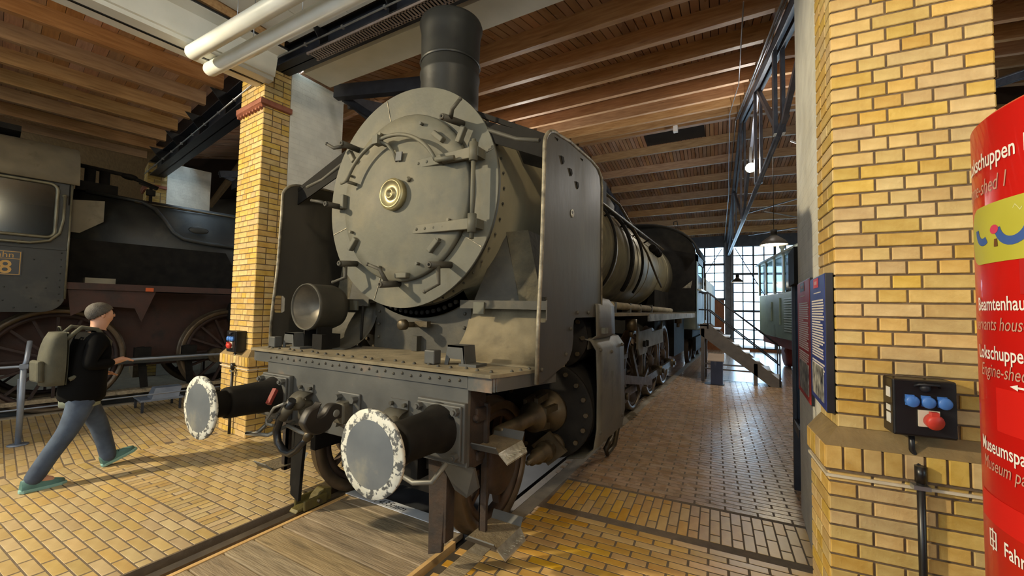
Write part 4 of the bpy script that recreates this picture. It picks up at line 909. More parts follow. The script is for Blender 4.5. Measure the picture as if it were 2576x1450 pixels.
# buffers
for s in (-1, 1):
    t = empty('buffer', (s * 0.875, 0, 0.985)); t.parent = LO
    b = MB(); b.lathe((0, 0.012, 0), (0, -1, 0), [(-0.03, 0.18), (-0.018, 0.224), (0.0, 0.226), (0.004, 0.222), (0.010, 0.172)], 56, caps=False); hd = P('buffer_rim', b, M_CHIPW, t)
    b = MB(); b.lathe((0, 0.012, 0), (0, -1, 0), [(0.0099, 0.173), (0.016, 0.10), (0.018, 0.0)], 48, caps=False); P('buffer_face', b, M_BUFF, t)
    b = MB(); b.lathe((0, 0.03, 0), (0, 1, 0), [(0, 0.21), (0.02, 0.14), (0.06, 0.098), (0.19, 0.095)], 32); P('buffer_plunger', b, M_BLK, t)
    b = MB(); b.lathe((0, 0.18, 0), (0, 1, 0), [(0, 0.100), (0.0, 0.112), (0.02, 0.118), (0.10, 0.118), (0.32, 0.128), (0.36, 0.15), (0.385, 0.16)], 36); P('buffer_sleeve', b, M_BLK, t)
    b = MB(); b.bx(-0.19, 0.19, 0.56, 0.60, -0.19, 0.17); b.bx(-0.175, 0.175, 0.54, 0.56, -0.175, 0.155); P('mounting_plate', b, M_BEAM, t, bevel=0.008)
    for xx in (-0.145, 0.145):
        for zz in (-0.145, 0.125): b = MB(); b.cyl((xx, 0.545, zz), (xx, 0.505, zz), 0.026, n=6, smooth=False); b.cyl((xx, 0.505, zz), (xx, 0.49, zz), 0.014, n=8); P('mounting_nut', b, M_BEAM, t)
    b = MB(); b.tube([(-0.22 * s, 0.62, -0.20), (-0.20 * s, 0.40, -0.26), (-0.02, 0.36, -0.27), (0.10, 0.38, -0.25), (0.14, 0.46, -0.16)], 0.016, 8); P('shunter_handle', b, mat('handle_grey', (112, 112, 108), (132, 132, 126), 6, 0.5, 0.4), t)
b = MB(); b.bar((-0.72, 0.47, 1.06), (-0.69, 0.40, 0.96), 0.03, 0.035); P('red_lever', b, mat('faded_red', (120, 44, 38), (140, 56, 46), 8, 0.6))
# coupling hook
def spline(pts, n=4):
    out = []; N = len(pts)
    for i in range(N):
        p0, p1, p2, p3 = (Vector(pts[(i + k) % N]) for k in (-1, 0, 1, 2))
        for j in range(n):
            t = j / n; out.append(0.5 * ((2 * p1) + (p2 - p0) * t + (2 * p0 - 5 * p1 + 4 * p2 - p3) * t * t + (3 * p1 - p0 - 3 * p2 + p3) * t ** 3))
    return out
hk = empty('coupling_hook', (0, BY, 0.98)); hk.parent = LO
b = MB(); b.prism([(-0.12, -0.02, -0.14), (0.12, -0.02, -0.14), (0.12, -0.02, 0.12), (-0.12, -0.02, 0.12)], (0, 0.02, 0)); P('hook_plate', b, M_BEAM, hk, bevel=0.012)
for xx in (-0.085, 0.085):
    for zz in (-0.11, 0.08): b = MB(); b.cyl((xx, -0.02, zz), (xx, -0.065, zz), 0.026, n=6, smooth=False); P('plate_nut', b, M_BEAM, hk)
b = MB(); b.prism([(-0.055, -0.10, -0.09), (0.055, -0.10, -0.09), (0.055, -0.10, 0.045), (0.035, -0.10, 0.06), (-0.035, -0.10, 0.06), (-0.055, -0.10, 0.045)], (0, 0.09, 0)); P('hook_guide', b, M_DARK, hk, bevel=0.012)
hp = [(0.337, 1.078), (0.309, 1.056), (0.265, 1.044), (0.235, 1.012), (0.219, 0.98), (0.214, 0.956), (0.232, 0.92), (0.265, 0.884), (0.314, 0.864), (0.364, 0.866), (0.415, 0.884), (0.439, 0.924), (0.474, 0.939), (0.511, 0.939), (0.523, 0.967), (0.517, 1.008), (0.488, 1.037), (0.433, 1.049), (0.399, 1.031), (0.375, 0.998), (0.35, 0.981), (0.313, 0.976), (0.312, 0.996), (0.327, 1.037)]
sp2 = spline([(y - BY, z - 0.98, 0) for y, z in hp], 3)
b = MB(); nn = len(sp2); cy_, cz_ = sum(q[0] for q in sp2) / nn, sum(q[1] for q in sp2) / nn
nrm = []
for i in range(nn):
    t = (sp2[(i + 1) % nn] - sp2[i - 1]).normalized(); nrm.append(Vector((t[1], -t[0], 0)))
ar = sum(sp2[i][0] * sp2[(i + 1) % nn][1] - sp2[(i + 1) % nn][0] * sp2[i][1] for i in range(nn))
sg_ = 1 if ar < 0 else -1
lv = [(-0.036, 0.010), (-0.030, 0.002), (-0.018, 0.0), (0.018, 0.0), (0.030, 0.002), (0.036, 0.010)]
ring = [[(x, sp2[i][0] + sg_ * nrm[i][0] * ins, sp2[i][1] + sg_ * nrm[i][1] * ins) for i in range(nn)] for x, ins in lv]
vs = [q for r_ in ring for q in r_]
b.add(vs, [(k * nn + i, k * nn + (i + 1) % nn, (k + 1) * nn + (i + 1) % nn, (k + 1) * nn + i) for k in range(len(lv) - 1) for i in range(nn)], True)
b.add(ring[0], [tuple(range(nn))]); b.add(ring[-1], [tuple(range(nn))]); P('draw_hook', b, mat('hook_iron', (34, 31, 29), (48, 43, 38), 6, 0.5, 0.2), hk)
b = MB(); b.lathe((0.030, 0.455 - BY, 0.0), (1, 0, 0), [(0, 0.026), (0.010, 0.026), (0.012, 0.02), (0.012, 0)], 18); P('hook_eye', b, MATS['handle_grey'], hk)
# brake pipes and their brackets
for s in (-1, 1):
    hx = s * 0.50
    t = empty('brake_hose', (hx, BY, 0.98)); t.parent = LO
    b = MB(); b.bx(-0.08, 0.08, -0.012, 0.0, 0.065, 0.13); P('bracket_back', b, M_BEAM, t)
    g = [[(x, -0.012 - 0.10 * math.sin(a), 0.065 - 0.085 * (1 - math.cos(a))) for x in (-0.08, 0.08)] for a in [PI / 2 * i / 6 for i in range(7)]]
    P('hose_bracket', MB().sheet(g), M_DARK, t, solid=0.01)
    for xx in (-0.06, 0.06): b = MB(); b.cyl((xx, -0.012, 0.10), (xx, -0.04, 0.10), 0.014, n=6); P('bracket_nut', b, M_DARK, t)
    b = MB(); b.tube([(0.05, 0.02, -0.03), (0.04, -0.08, -0.02), (0.0, -0.14, -0.01), (0.02, -0.18, -0.05)], [0.03, 0.04, 0.05, 0.04], 10); b.ball((0.05, -0.10, 0.0), 0.045, 10, 7); P('angle_cock', b, M_DARK, t)
    b = MB(); b.box((0.05, -0.05, -0.09), (0.12, 0.06, 0.10)); P('cock_body', b, M_DARK, t, bevel=0.02)
    if s < 0:
        hpts = [(-0.42, 0.42, 1.02), (-0.47, 0.42, 0.95), (-0.56, 0.42, 0.86), (-0.60, 0.42, 0.77), (-0.575, 0.42, 0.68), (-0.50, 0.42, 0.63), (-0.42, 0.42, 0.625), (-0.34, 0.42, 0.67), (-0.27, 0.42, 0.735), (-0.23, 0.43, 0.775)]
        b = MB(); b.tube([(x - hx, y - BY, z - 0.98) for x, y, z in hpts], [0.03, 0.028, 0.028, 0.028, 0.028, 0.028, 0.027, 0.025, 0.024, 0.022], 10); P('hose', b, M_BLACK, t)
        b = MB(); b.lathe((-0.46 - hx, 0.42 - BY, 0.965 - 0.98), (-0.55, 0, -0.8), [(0, 0.036), (0.06, 0.036), (0.07, 0.03), (0.12, 0.03)], 12); P('hose_clip', b, M_DARK, t)
        b = MB(); b.lathe((-0.245 - hx, 0.43 - BY, 0.76 - 0.98), (0.5, 0, 0.8), [(0, 0.03), (0.05, 0.034), (0.06, 0.02), (0.10, 0.018)], 10); P('hose_coupling', b, M_ROD, t)
        b = MB(); b.tube([(-0.45 - hx, 0.38 - BY, 1.0 - 0.98), (-0.58 - hx, 0.38 - BY, 0.95 - 0.98), (-0.67 - hx, 0.38 - BY, 0.85 - 0.98), (-0.66 - hx, 0.38 - BY, 0.815 - 0.98), (-0.58 - hx, 0.38 - BY, 0.82 - 0.98)], 0.011, 7); P('cock_handle', b, MATS['handle_grey'], t)
        b = MB(); b.tube([(-0.56 - hx, 0.48 - BY, 0.80 - 0.98), (-0.40 - hx, 0.48 - BY, 0.775 - 0.98), (-0.25 - hx, 0.48 - BY, 0.765 - 0.98)], 0.015, 7); P('stay_bar', b, MATS['handle_grey'], t)
# rail guards
for s in (-1, 1):
    b = MB(); b.prism([(s * 0.66, 0.71, 0.80), (s * 0.83, 0.71, 0.80), (s * 0.81, 0.69, 0.14), (s * 0.70, 0.69, 0.10), (s * 0.69, 0.70, 0.4)], (0, 0.03, 0)); b.bx(s * 0.80, s * 0.835, 0.70, 0.79, 0.2, 0.8); P('rail_guard', b, M_RUST if s > 0 else M_BLK, bevel=0.004)
    b = MB(); b.bar((s * 0.66, 0.72, 0.70), (s * 0.50, 1.0, 0.70), 0.03, 0.12); P('guard_stay', b, M_BLK)
b = MB(); b.prism([(0.86, 0.60, 0.76), (1.10, 0.62, 0.76), (1.07, 0.72, 0.60), (0.98, 0.72, 0.52), (0.90, 0.7, 0.56)], (0, 0.02, 0)); P('guard_flap', b, M_BEAM)
# steps
for s in (-1, 1):
    t = empty('footstep', (s * 1.09, 0.80, 0.0)); t.parent = LO
    b = MB(); b.bx(s * -0.05, s * 0.0, -0.02, 0.005, 0.26, 1.12); b.bx(s * -0.05, s * -0.043, -0.02, 0.05, 0.26, 1.12); P('step_hanger', b, M_RUST, t)
    b = MB(); b.box((s * -0.06, -0.04, 1.06), (0.10, 0.16, 0.09)); b.box((s * -0.06, -0.03, 0.80), (0.09, 0.14, 0.06)); P('hanger_bracket', b, M_RUST, t, bevel=0.01)
    for xx, zz in ((-0.10, 1.06), (-0.02, 1.05), (-0.10, 0.79)): b = MB(); b.ball((s * xx, -0.13, zz), 0.022, 8, 6); P('bracket_bolt', b, M_RUST, t)
    for z, d in ((0.86, 0.0), (0.30, 0.0)):
        b = MB(); y0, y1, x0, x1 = -0.14, 0.16, -0.07, 0.16
        b.prism([(s * x0, y0, z), (s * x1, y0, z), (s * x1, y1, z), (s * x0, y1, z)], (0, 0, 0.008)); tr = P('tread', b, mat('dusty_tread', (96, 86, 68), (122, 110, 88), 12, 0.8, 0.1, bump=0.5, bscale=60), t)
        b = MB(); b.prism([(s * x1, y0, z), (s * (x1 + 0.05), y0 + 0.02, z - 0.06), (s * (x1 + 0.05), y1 - 0.02, z - 0.06), (s * x1, y1, z)], (0, 0, 0.010)); P('tread_lip', b, M_BRIGHT, tr)
        b = MB(); b.prism([(s * x0, y0, z), (s * x1, y0, z), (s * x1, y0 - 0.035, z + 0.045), (s * (x0 + 0.05), y0 - 0.035, z + 0.045)], (0, 0.004, 0.006)); b.prism([(s * x0, y1, z), (s * x1, y1, z), (s * x1, y1 + 0.03, z + 0.05), (s * x0, y1 + 0.03, z + 0.05)], (0, 0.004, 0.006)); P('tread_end', b, M_BEAM, tr, split=True)
        b = MB()
        for i in range(8): b.box((s * (x1 + 0.027), y0 + 0.04 + i * 0.032, z - 0.022), (0.05, 0.006, 0.006), None)
        o = P('tread_ribs', b, M_BRIGHT, tr); o['kind'] = 'stuff'
# wheels
def wheel(y, r, s, spokes, x=0.752, hub=0.13, parent=LO, mt=M_WHEEL, name='wheel', cw=False):
    t = empty(name, (s * x, y, r)); t.parent = parent
    b = MB(); b.lathe((0, 0, 0), (s, 0, 0), [(-0.055, r - 0.07), (-0.055, r + 0.028), (-0.045, r + 0.03), (-0.028, r + 0.02), (-0.022, r), (0.07, r - 0.004), (0.075, r - 0.012), (0.075, r - 0.07)], 48, caps=False); b.lathe((0, 0, 0), (s, 0, 0), [(0.075, r - 0.07), (-0.055, r - 0.07)], 48, caps=False); P('tyre', b, M_TYRE, t)
    b = MB(); b.lathe((0, 0, 0), (s, 0, 0), [(-0.04, r - 0.13), (-0.04, r - 0.07), (0.055, r - 0.07), (0.055, r - 0.13), (-0.04, r - 0.13)], 40, caps=False); P('wheel_rim', b, mt, t)
    for i in range(spokes):
        a = 2 * PI * i / spokes; c, q = math.cos(a), math.sin(a)
        b = MB(); b.bar((0.0, hub * 0.8 * c, hub * 0.8 * q), (0.0, (r - 0.11) * c, (r - 0.11) * q), 0.035, 0.06, (1, 0, 0)); P('spoke', b, mt, t)
    b = MB(); b.lathe((0, 0, 0), (s, 0, 0), [(-0.06, hub), (0.08, hub), (0.10, hub * 0.7), (0.10, 0)], 20); P('hub', b, mt, t)
    if cw:
        b = MB(); b.lathe((0, 0, 0), (s, 0, 0), [(-0.03, r - 0.12), (0.05, r - 0.12), (0.05, 0.35 * r), (-0.03, 0.35 * r), (-0.03, r - 0.12)], 10, a0=rad(40), a1=rad(110), caps=False); P('balance_weight', b, mt, t)
    return t
for s in (-1, 1):
    wheel(1.37, 0.50, s, 10)
    b = MB(); b.lathe((s * 0.80, 1.37, 0.5), (s, 0, 0), [(0, 0.22), (0.06, 0.22), (0.09, 0.17), (0.10, 0)], 24); P('axle_box_cover', b, M_WHEEL)
    for y in (4.5, 6.0, 7.5, 9.0): wheel(y, 0.70, s, 14 if s > 0 else 10, name='driving_wheel', cw=True)
b = MB(); b.cyl((-0.7, 1.37, 0.5), (0.7, 1.37, 0.5), 0.08)
for y in (4.5, 6.0, 7.5, 9.0): b.cyl((-0.7, y, 0.7), (0.7, y, 0.7), 0.09)
P('axle', b, M_BLK, split=True)
b = MB(); b.bx(-0.5, 0.5, 0.95, 1.9, 0.35, 0.75); P('bogie_frame', b, M_BLK)
for s in (-1, 1):
    b = MB(); b.bar((s * 0.98, 4.3, 0.52), (s * 0.98, 9.2, 0.52), 0.05, 0.13); P('coupling_rod', b, M_ROD)
    for y in (4.5, 6.0, 7.5, 9.0): b = MB(); b.cyl((s * 0.84, y, 0.52), (s * 1.05, y, 0.52), 0.10, n=18); b.cyl((s * 1.05, y, 0.52), (s * 1.09, y, 0.52), 0.05, n=10); P('crank_pin', b, M_ROD)
    b = MB(); b.bar((s * 1.10, 3.6, 0.90), (s * 1.10, 6.0, 0.52), 0.05, 0.12); P('connecting_rod', b, M_ROD)
    b = MB(); b.bx(s * 0.98, s * 1.16, 3.3, 3.65, 0.80, 1.02); P('crosshead', b, M_ROD)
    b = MB(); b.bx(s * 1.02, s * 1.10, 2.75, 4.4, 1.08, 1.14); b.bx(s * 1.02, s * 1.10, 2.75, 4.4, 0.72, 0.77); P('slide_bar', b, M_ROD, split=True)
    b = MB(); pl = [(4.9, 1.5), (5.0, 1.42), (5.9, 1.45), (5.95, 1.38), (6.9, 1.40), (7.0, 1.55), (7.05, 1.14), (5.6, 1.14), (5.5, 1.06), (5.0, 1.06), (4.9, 1.16)]
    b.prism([(s * 1.10, y, z) for y, z in pl], (s * 0.03, 0, 0)); P('motion_bracket', b, mat('worn_bracket', (132, 128, 116), (108, 104, 94), 5, 0.5, 0.3))
    for y in (5.25, 5.45): b = MB(); b.cyl((s * 1.12, y, 1.22), (s * 1.17, y, 1.22), 0.05, n=12); P('bracket_boss', b, M_BLK)
    b = MB(); b.bar((s * 1.06, 4.7, 1.2), (s * 1.06, 5.3, 0.5), 0.05, 0.08); b.bar((s * 1.06, 5.3, 0.5), (s * 1.04, 6.0, 0.72), 0.04, 0.07); P('valve_gear_link', b, M_ROD)
    for y in (3.55, 5.35, 6.85, 8.35):
        b = MB(); b.bar((s * 0.78, y, 1.0), (s * 0.80, y - 0.12, 0.35), 0.05, 0.09); b.box((s * 0.78, y + 0.05, 0.62), (0.09, 0.12, 0.34)); P('brake_hanger', b, M_BLK)
    b = MB(); b.tube([(s * 1.15, 3.75, 0.95), (s * 1.18, 3.7, 0.45), (s * 1.15, 3.55, 0.12), (s * 1.12, 3.35, 0.06), (s * 1.11, 3.32, 0.12), (s * 1.13, 3.5, 0.22)], 0.03, 8); P('drain_pipe', b, M_ROD)
    b = MB(); b.box((s * 1.15, 3.7, 0.92), (0.12, 0.22, 0.16)); P('drain_cock_box', b, M_ROD)
# cylinders
for s in (-1, 1):
    cx, cz = s * 1.03, 0.87
    b = MB(); b.lathe((cx, 1.86, cz), (0, 1, 0), [(0, 0.40), (0.9, 0.40)], 40); cy = P('cylinder', b, M_BLK)
    b = MB(); b.lathe((cx, 1.86, cz), (0, -1, 0), [(0, 0.415), (0.03, 0.415), (0.035, 0.40), (0.04, 0.36), (0.05, 0.18), (0.06, 0)], 48); P('cylinder_cover', b, M_BLK, cy)
    b = MB()
    for i in range(18): a = 2 * PI * i / 18; b.cyl((cx + 0.365 * math.cos(a), 1.82, cz + 0.365 * math.sin(a)), (cx + 0.365 * math.cos(a), 1.79, cz + 0.365 * math.sin(a)), 0.02, n=6)
    o = P('cover_studs', b, M_ROD, cy); o['kind'] = 'stuff'
    b = MB(); b.lathe((cx + s * 0.02, 1.81, cz + 0.0), (0, -1, 0), [(0, 0.18), (0.04, 0.18), (0.05, 0.15), (0.08, 0.15), (0.09, 0.07), (0.26, 0.07), (0.27, 0.12), (0.30, 0.12), (0.31, 0.09), (0.34, 0.09), (0.35, 0.056), (0.82, 0.054), (0.83, 0.04), (0.83, 0)], 28); P('tail_rod_guide', b, M_ROD, cy)
    b = MB()
    for a in (20, 75, 130, 185, 240, 295): b.bar((cx + s * 0.02 + 0.13 * math.cos(rad(a)), 1.70, cz + 0.02 + 0.13 * math.sin(rad(a))), (cx + s * 0.02 + 0.11 * math.cos(rad(a)), 1.52, cz + 0.02 + 0.11 * math.sin(rad(a))), 0.035, 0.05)
    P('guide_cage_bar', b, M_ROD, cy, split=True)
    b = MB(); b.lathe((cx + s * 0.08, 1.84, cz - 0.29), (0, -1, 0), [(0, 0.10), (0.06, 0.10), (0.07, 0.07), (0.20, 0.07), (0.21, 0.08), (0.25, 0.08), (0.26, 0.055), (0.36, 0.062), (0.37, 0.045), (0.46, 0.04), (0.47, 0.02), (0.52, 0.018), (0.52, 0)], 20); b.prism([(cx + s * 0.08 - 0.16, 1.70, cz - 0.29), (cx + s * 0.08, 1.70, cz - 0.15), (cx + s * 0.08 + 0.16, 1.70, cz - 0.29), (cx + s * 0.08, 1.70, cz - 0.43)], (0, 0.03, 0)); P('relief_valve', b, M_ROD, cy)
    b = MB(); b.lathe((s * 1.10, 1.92, 1.50), (0, 1, 0), [(0, 0.25), (0.9, 0.25)], 32); vc = P('valve_chest', b, M_BLK)
    b = MB(); b.lathe((s * 1.10, 1.92, 1.50), (0, -1, 0), [(0, 0.27), (0.03, 0.27), (0.035, 0.2), (0.08, 0.17), (0.10, 0.09), (0.16, 0.08), (0.16, 0)], 28); P('valve_cover', b, M_BLK, vc)
    b = MB()
    for i in range(10): a = 2 * PI * i / 10; b.cyl((s * 1.10 + 0.235 * math.cos(a), 1.89, 1.50 + 0.235 * math.sin(a)), (s * 1.10 + 0.235 * math.cos(a), 1.86, 1.50 + 0.235 * math.sin(a)), 0.02, n=6)
    o = P('valve_studs', b, M_ROD, vc); o['kind'] = 'stuff'
    # cladding sheets
    pf_ = [(1.02, 1.86), (1.30, 1.86), (1.38, 1.84), (1.43, 1.78), (1.44, 1.52), (1.36, 1.47), (1.36, 1.40)]
    b = MB(); b.sheet([[(s * x, y, z) for x, z in pf_] for y in (1.93, 2.02, 2.35, 2.48)]); c1 = P('valve_cladding', b, M_CASING, solid=0.012)
    b = MB(); b.prism([(s * x, 2.48, z) for x, z in [(0.9, 1.4), (0.9, 1.86)] + pf_[1:]], (0, 0.01, 0)); P('cladding_end', b, M_CASING, c1)
    pc = [(1.30, 1.50), (1.40, 1.48), (1.455, 1.40), (1.462, 1.10), (1.462, 0.75), (1.44, 0.58), (1.36, 0.50), (1.2, 0.46)]
    b = MB(); b.sheet([[(s * (x + random.uniform(-.006, .006)), y, z) for x, z in pc] for y in (1.88, 2.05, 2.2, 2.4, 2.6, 2.76)]); c2 = P('cylinder_cladding', b, M_CASING, solid=0.012)
    b = MB(); b.prism([(s * x, 2.76, z) for x, z in [(0.9, 0.46), (0.9, 1.5)] + pc], (0, 0.01, 0)); P('cladding_end', b, M_CASING, c2)
    b = MB(); b.prism([(s * 1.466, 2.30, 1.18), (s * 1.466, 2.36, 1.18), (s * 1.466, 2.37, 0.98), (s * 1.466, 2.33, 0.92), (s * 1.466, 2.31, 0.97)], (s * 0.004, 0, 0)); P('peeling_patch', b, M_GREY, c2)
    b = MB()
    for y, z in ((1.97, 1.40), (2.3, 1.36), (2.68, 1.40), (1.97, 0.7), (2.68, 0.7)): b.ball((s * 1.462, y, z), 0.018, 8, 5)
    o = P('cladding_bolts', b, M_DARK, c2); o['kind'] = 'stuff'
    b = MB(); b.box((s * 1.45, 2.1, 1.56), (0.05, 0.10, 0.05)); P('nameplate', b, M_GREY, c1)
b = MB(); b.bx(-0.95, 0.95, 1.95, 2.7, 0.7, 1.3); P('cylinder_block', b, M_BLK)
# wheel chock clamped on the rail
ck = empty('wheel_chock', (-0.754, 0.84, 0.0), 0, 'yellow-green steel chock clamped on the rail under the buffer', 'wheel chock')
M_CHOCK = mat('yellow_green_paint', (98, 88, 42), (76, 68, 38), 9, 0.55, 0.2, bump=0.2)
b = MB(); b.prism([(-0.05, -0.16, 0.002), (-0.05, 0.18, 0.002), (-0.05, 0.18, 0.10), (-0.05, 0.10, 0.12), (-0.05, 0.0, 0.05), (-0.05, -0.14, 0.025)], (0.10, 0, 0)); P('wedge', b, M_CHOCK, ck, bevel=0.008)
b = MB(); b.bx(-0.075, -0.05, -0.10, 0.12, 0.0, 0.09); b.bx(0.05, 0.075, -0.10, 0.12, -0.0, 0.09); P('cheek_plate', b, M_CHOCK, ck, bevel=0.01)
b = MB(); b.cyl((-0.11, 0.03, 0.05), (0.11, 0.03, 0.05), 0.018, n=8); b.ball((-0.12, 0.03, 0.05), 0.03, 8, 6); P('clamp_bolt', b, M_ROD, ck)
# ================================================================== NEIGHBOURING DARK LOCOMOTIVE
M_L2 = mat('dark_loco_paint', (34, 36, 36), (46, 48, 46), 4, 0.5, 0.1, bump=0.1, c3=(62, 60, 54), s3=2)
M_L2R = mat('oxide_red_frame', (52, 32, 26), (66, 40, 32), 5, 0.7, 0.0, bump=0.15, c3=(36, 27, 24), s3=3)
M_ROOFV = mat('grey_roof_sheet', (112, 106, 90), (132, 125, 106), 4, 0.7, 0.1, bump=0.12, c3=(92, 84, 66), s3=3)
LL = empty('steam_locomotive', LT_O, -LT_A, 'dark steam locomotive standing behind the barrier, cab with number plate', 'locomotive')
def PL(name, b, m, parent=LL, **k): return b.build(name, m, parent, **k)
CX = 1.45
b = MB()   # cab side around the window opening, rounded lower corner
low = [(-3.4, 1.56)] + [(-0.43 - 0.22 + 0.22 * math.sin(rad(a)), 1.56 + 0.22 - 0.22 * math.cos(rad(a))) for a in range(0, 91, 15)] + [(-0.43, 2.62), (-3.4, 2.62)]
b.prism([(CX, y, z) for y, z in low], (-0.02, 0, 0)); b.bx(CX - 0.02, CX, -0.56, -0.43, 2.62, 3.5); b.bx(CX - 0.02, CX, -3.4, -0.56, 3.40, 3.5); b.bx(CX - 0.02, CX, -1.9, -1.55, 2.62, 3.4)
cs = PL('cab_side', b, M_L2)
b = MB(); r_ = 0.09; pts = []
for cy, cz, a0 in ((-0.66, 2.72, -90), (-0.66, 3.32, 0), (-1.46, 3.32, 90), (-1.46, 2.72, 180)):
    for a in range(a0, a0 + 91, 18): pts.append((CX + 0.012, cy + r_ * math.cos(rad(a)), cz + r_ * math.sin(rad(a))))
b.tube(pts, 0.022, 8, close=True); PL('window_frame', b, mat('window_brass_dull', (116, 112, 92), (96, 92, 76), 7, 0.45, 0.4), cs)
b = MB(); b.bx(CX - 0.012, CX - 0.006, -1.55, -0.58, 2.63, 3.40); PL('window_pane', b, M_CABGLASS, cs)
b = MB(); b.tube([(CX + 0.06, -1.7, 2.52), (CX + 0.06, -0.8, 2.53), (CX + 0.06, -0.62, 2.58), (CX + 0.06, -0.53, 2.70), (CX + 0.06, -0.50, 2.9), (CX + 0.06, -0.50, 3.25)], 0.018, 8); b.ball((CX + 0.03, -0.50, 3.25), 0.03, 8, 6); b.ball((CX + 0.03, -0.9, 2.53), 0.03, 8, 6); PL('grab_rail', b, MATS['window_brass_dull'], cs)
b = MB(); b.tube([(CX + 0.005, -0.43, 1.75), (CX + 0.005, -0.43, 3.5)], 0.014, 6); PL('edge_bead', b, MATS['window_brass_dull'], cs)
b = MB(); b.bx(CX, CX + 0.02, -1.5, -0.45, 2.46, 2.49); PL('belt_strip', b, M_L2, cs)
b = MB()
for y in [-0.50] * 7: pass
for i in range(8): b.ball((CX, -0.49, 1.72 + i * 0.1), 0.011, 6, 4)
for y, z in ((-0.75, 2.3), (-0.62, 2.05), (-0.8, 1.9), (-1.0, 1.9), (-0.75, 1.75), (-1.0, 1.72), (-1.2, 1.8), (-0.62, 1.9), (-0.9, 1.62), (-1.1, 1.6), (-0.7, 1.63)): b.ball((CX, y, z), 0.012, 6, 4)
o = PL('rivet_heads', b, M_L2, cs); o['kind'] = 'stuff'
b = MB(); b.bx(CX, CX + 0.014, -1.32, -0.86, 2.06, 2.40); np_ = PL('number_plate', b, M_BLACK, cs)
M_PLATE = mat('dull_brass_lettering', (150, 116, 62), (168, 134, 78), 9, 0.45, 0.5)
b = MB()
for (y0, y1, z0, z1) in ((-1.31, -0.87, 2.07, 2.078), (-1.31, -0.87, 2.382, 2.39), (-1.31, -1.302, 2.07, 2.39), (-0.878, -0.87, 2.07, 2.39), (-1.31, -0.87, 2.285, 2.292)): b.bx(CX + 0.012, CX + 0.018, y0, y1, z0, z1)
b.build('plate_border', M_PLATE, np_)
text_obj('plate_number', '98', 0.25, lambda v: (CX + 0.017, v.x - 1.19, v.y + 2.09), M_PLATE, np_, bold=True)
text_obj('plate_text', 'bahn', 0.11, lambda v: (CX + 0.017, v.x - 1.14, v.y + 2.305), M_PLATE, np_)
ra = [(1.50, 3.44), (1.46, 3.62), (1.36, 3.86), (1.18, 4.02), (0.9, 4.10), (0.4, 4.18), (0, 4.2), (-0.4, 4.18), (-0.9, 4.10), (-1.18, 4.02), (-1.36, 3.86), (-1.46, 3.62), (-1.5, 3.44)]
b = MB(); b.sheet([[(x, y, z) for x, z in ra] for y in (-3.6, -0.36)]); cr = PL('cab_roof', b, M_ROOFV, solid=0.03)
b = MB(); b.bx(0.6, 1.25, -3.0, -0.95, 4.12, 4.20); PL('roof_vent', b, M_BLK, cr)
b = MB(); b.prism([(x, -0.46, z) for x, z in [(q[0] * 0.97, q[1]) for q in ra] + [(-1.43, 1.9), (1.43, 1.9)]], (0, 0.02, 0)); PL('cab_front', b, M_BLK)
b = MB(); b.bx(-1.45, -1.43, -3.4, -0.43, 1.56, 3.5); PL('cab_side', b, M_L2)
# boiler and firebox
b = MB(); b.lathe((0, -0.45, 2.70), (0, 1, 0), [(0, 0.94), (2.6, 0.94), (2.65, 0.90), (9.5, 0.90), (9.5, 0)], 56); bl = PL('boiler', b, M_L2)
b = MB(); b.prism([(0.86, -0.44, 2.0), (0.98, -0.44, 2.7), (0.98, 1.7, 2.7), (0.92, 1.9, 2.35), (0.86, 1.9, 2.0)], (-0.1, 0, 0)); PL('firebox_side', b, M_BLK, bl)
for y in (2.4, 4.2, 6.0): b = MB(); b.lathe((0, y, 2.70), (0, 1, 0), [(0, 0.902), (0.01, 0.91), (0.06, 0.91), (0.07, 0.902)], 48, caps=False); PL('boiler_band', b, M_L2, bl)
b = MB(); b.tube([(0.45, -0.2, 3.57), (0.55, 0.5, 3.52), (0.70, 0.66, 3.40), (0.88, 0.78, 3.18), (0.97, 0.88, 2.98), (1.0, 1.02, 2.88), (1.0, 1.4, 2.84), (1.0, 3.5, 2.80)], 0.035, 8); PL('sand_pipe', b, M_L2, bl)
b = MB(); b.tube([(0.55, 0.4, 3.50), (0.55, 2.0, 3.50), (0.55, 6, 3.5)], 0.02, 8); PL('boiler_handrail', b, M_ROD, bl)
b = MB(); b.ball((0.97, 1.25, 3.08), 0.10, 12, 6, (0.25, 1.6, 0.7)); PL('wash_out_cover', b, M_L2, bl)
b = MB(); b.prism([(0.80, -0.44, 3.30), (0.80, -0.02, 3.36), (0.80, -0.02, 3.02), (0.80, -0.28, 2.80), (0.80, -0.44, 2.8)], (0.15, 0, 0)); PL('valve_cover_plate', b, M_ROOFV, bl)
b = MB(); b.cyl((0.3, -0.15, 3.6), (0.3, -0.15, 3.98), 0.07, n=12); b.cyl((0.3, 0.03, 3.6), (0.3, 0.03, 3.98), 0.07, n=12); b.box((0.35, -0.06, 3.66), (0.2, 0.5, 0.16)); b.tube([(0.3, -0.3, 4.02), (0.3, 0.3, 4.0), (0.32, 0.75, 3.86)], 0.035, 8); b.ball((0.3, 0.35, 3.98), 0.09, 10, 7, (1, 1.3, 0.6)); PL('safety_valves', b, M_BLK, bl)
b = MB(); b.cyl((0.5, 0.62, 3.5), (0.5, 0.62, 3.82), 0.025, n=8); b.box((0.5, 0.62, 3.72), (0.08, 0.12, 0.10)); b.bar((0.5, 0.45, 3.86), (0.5, 0.70, 3.80), 0.02, 0.03); PL('whistle', b, M_BLK, bl)
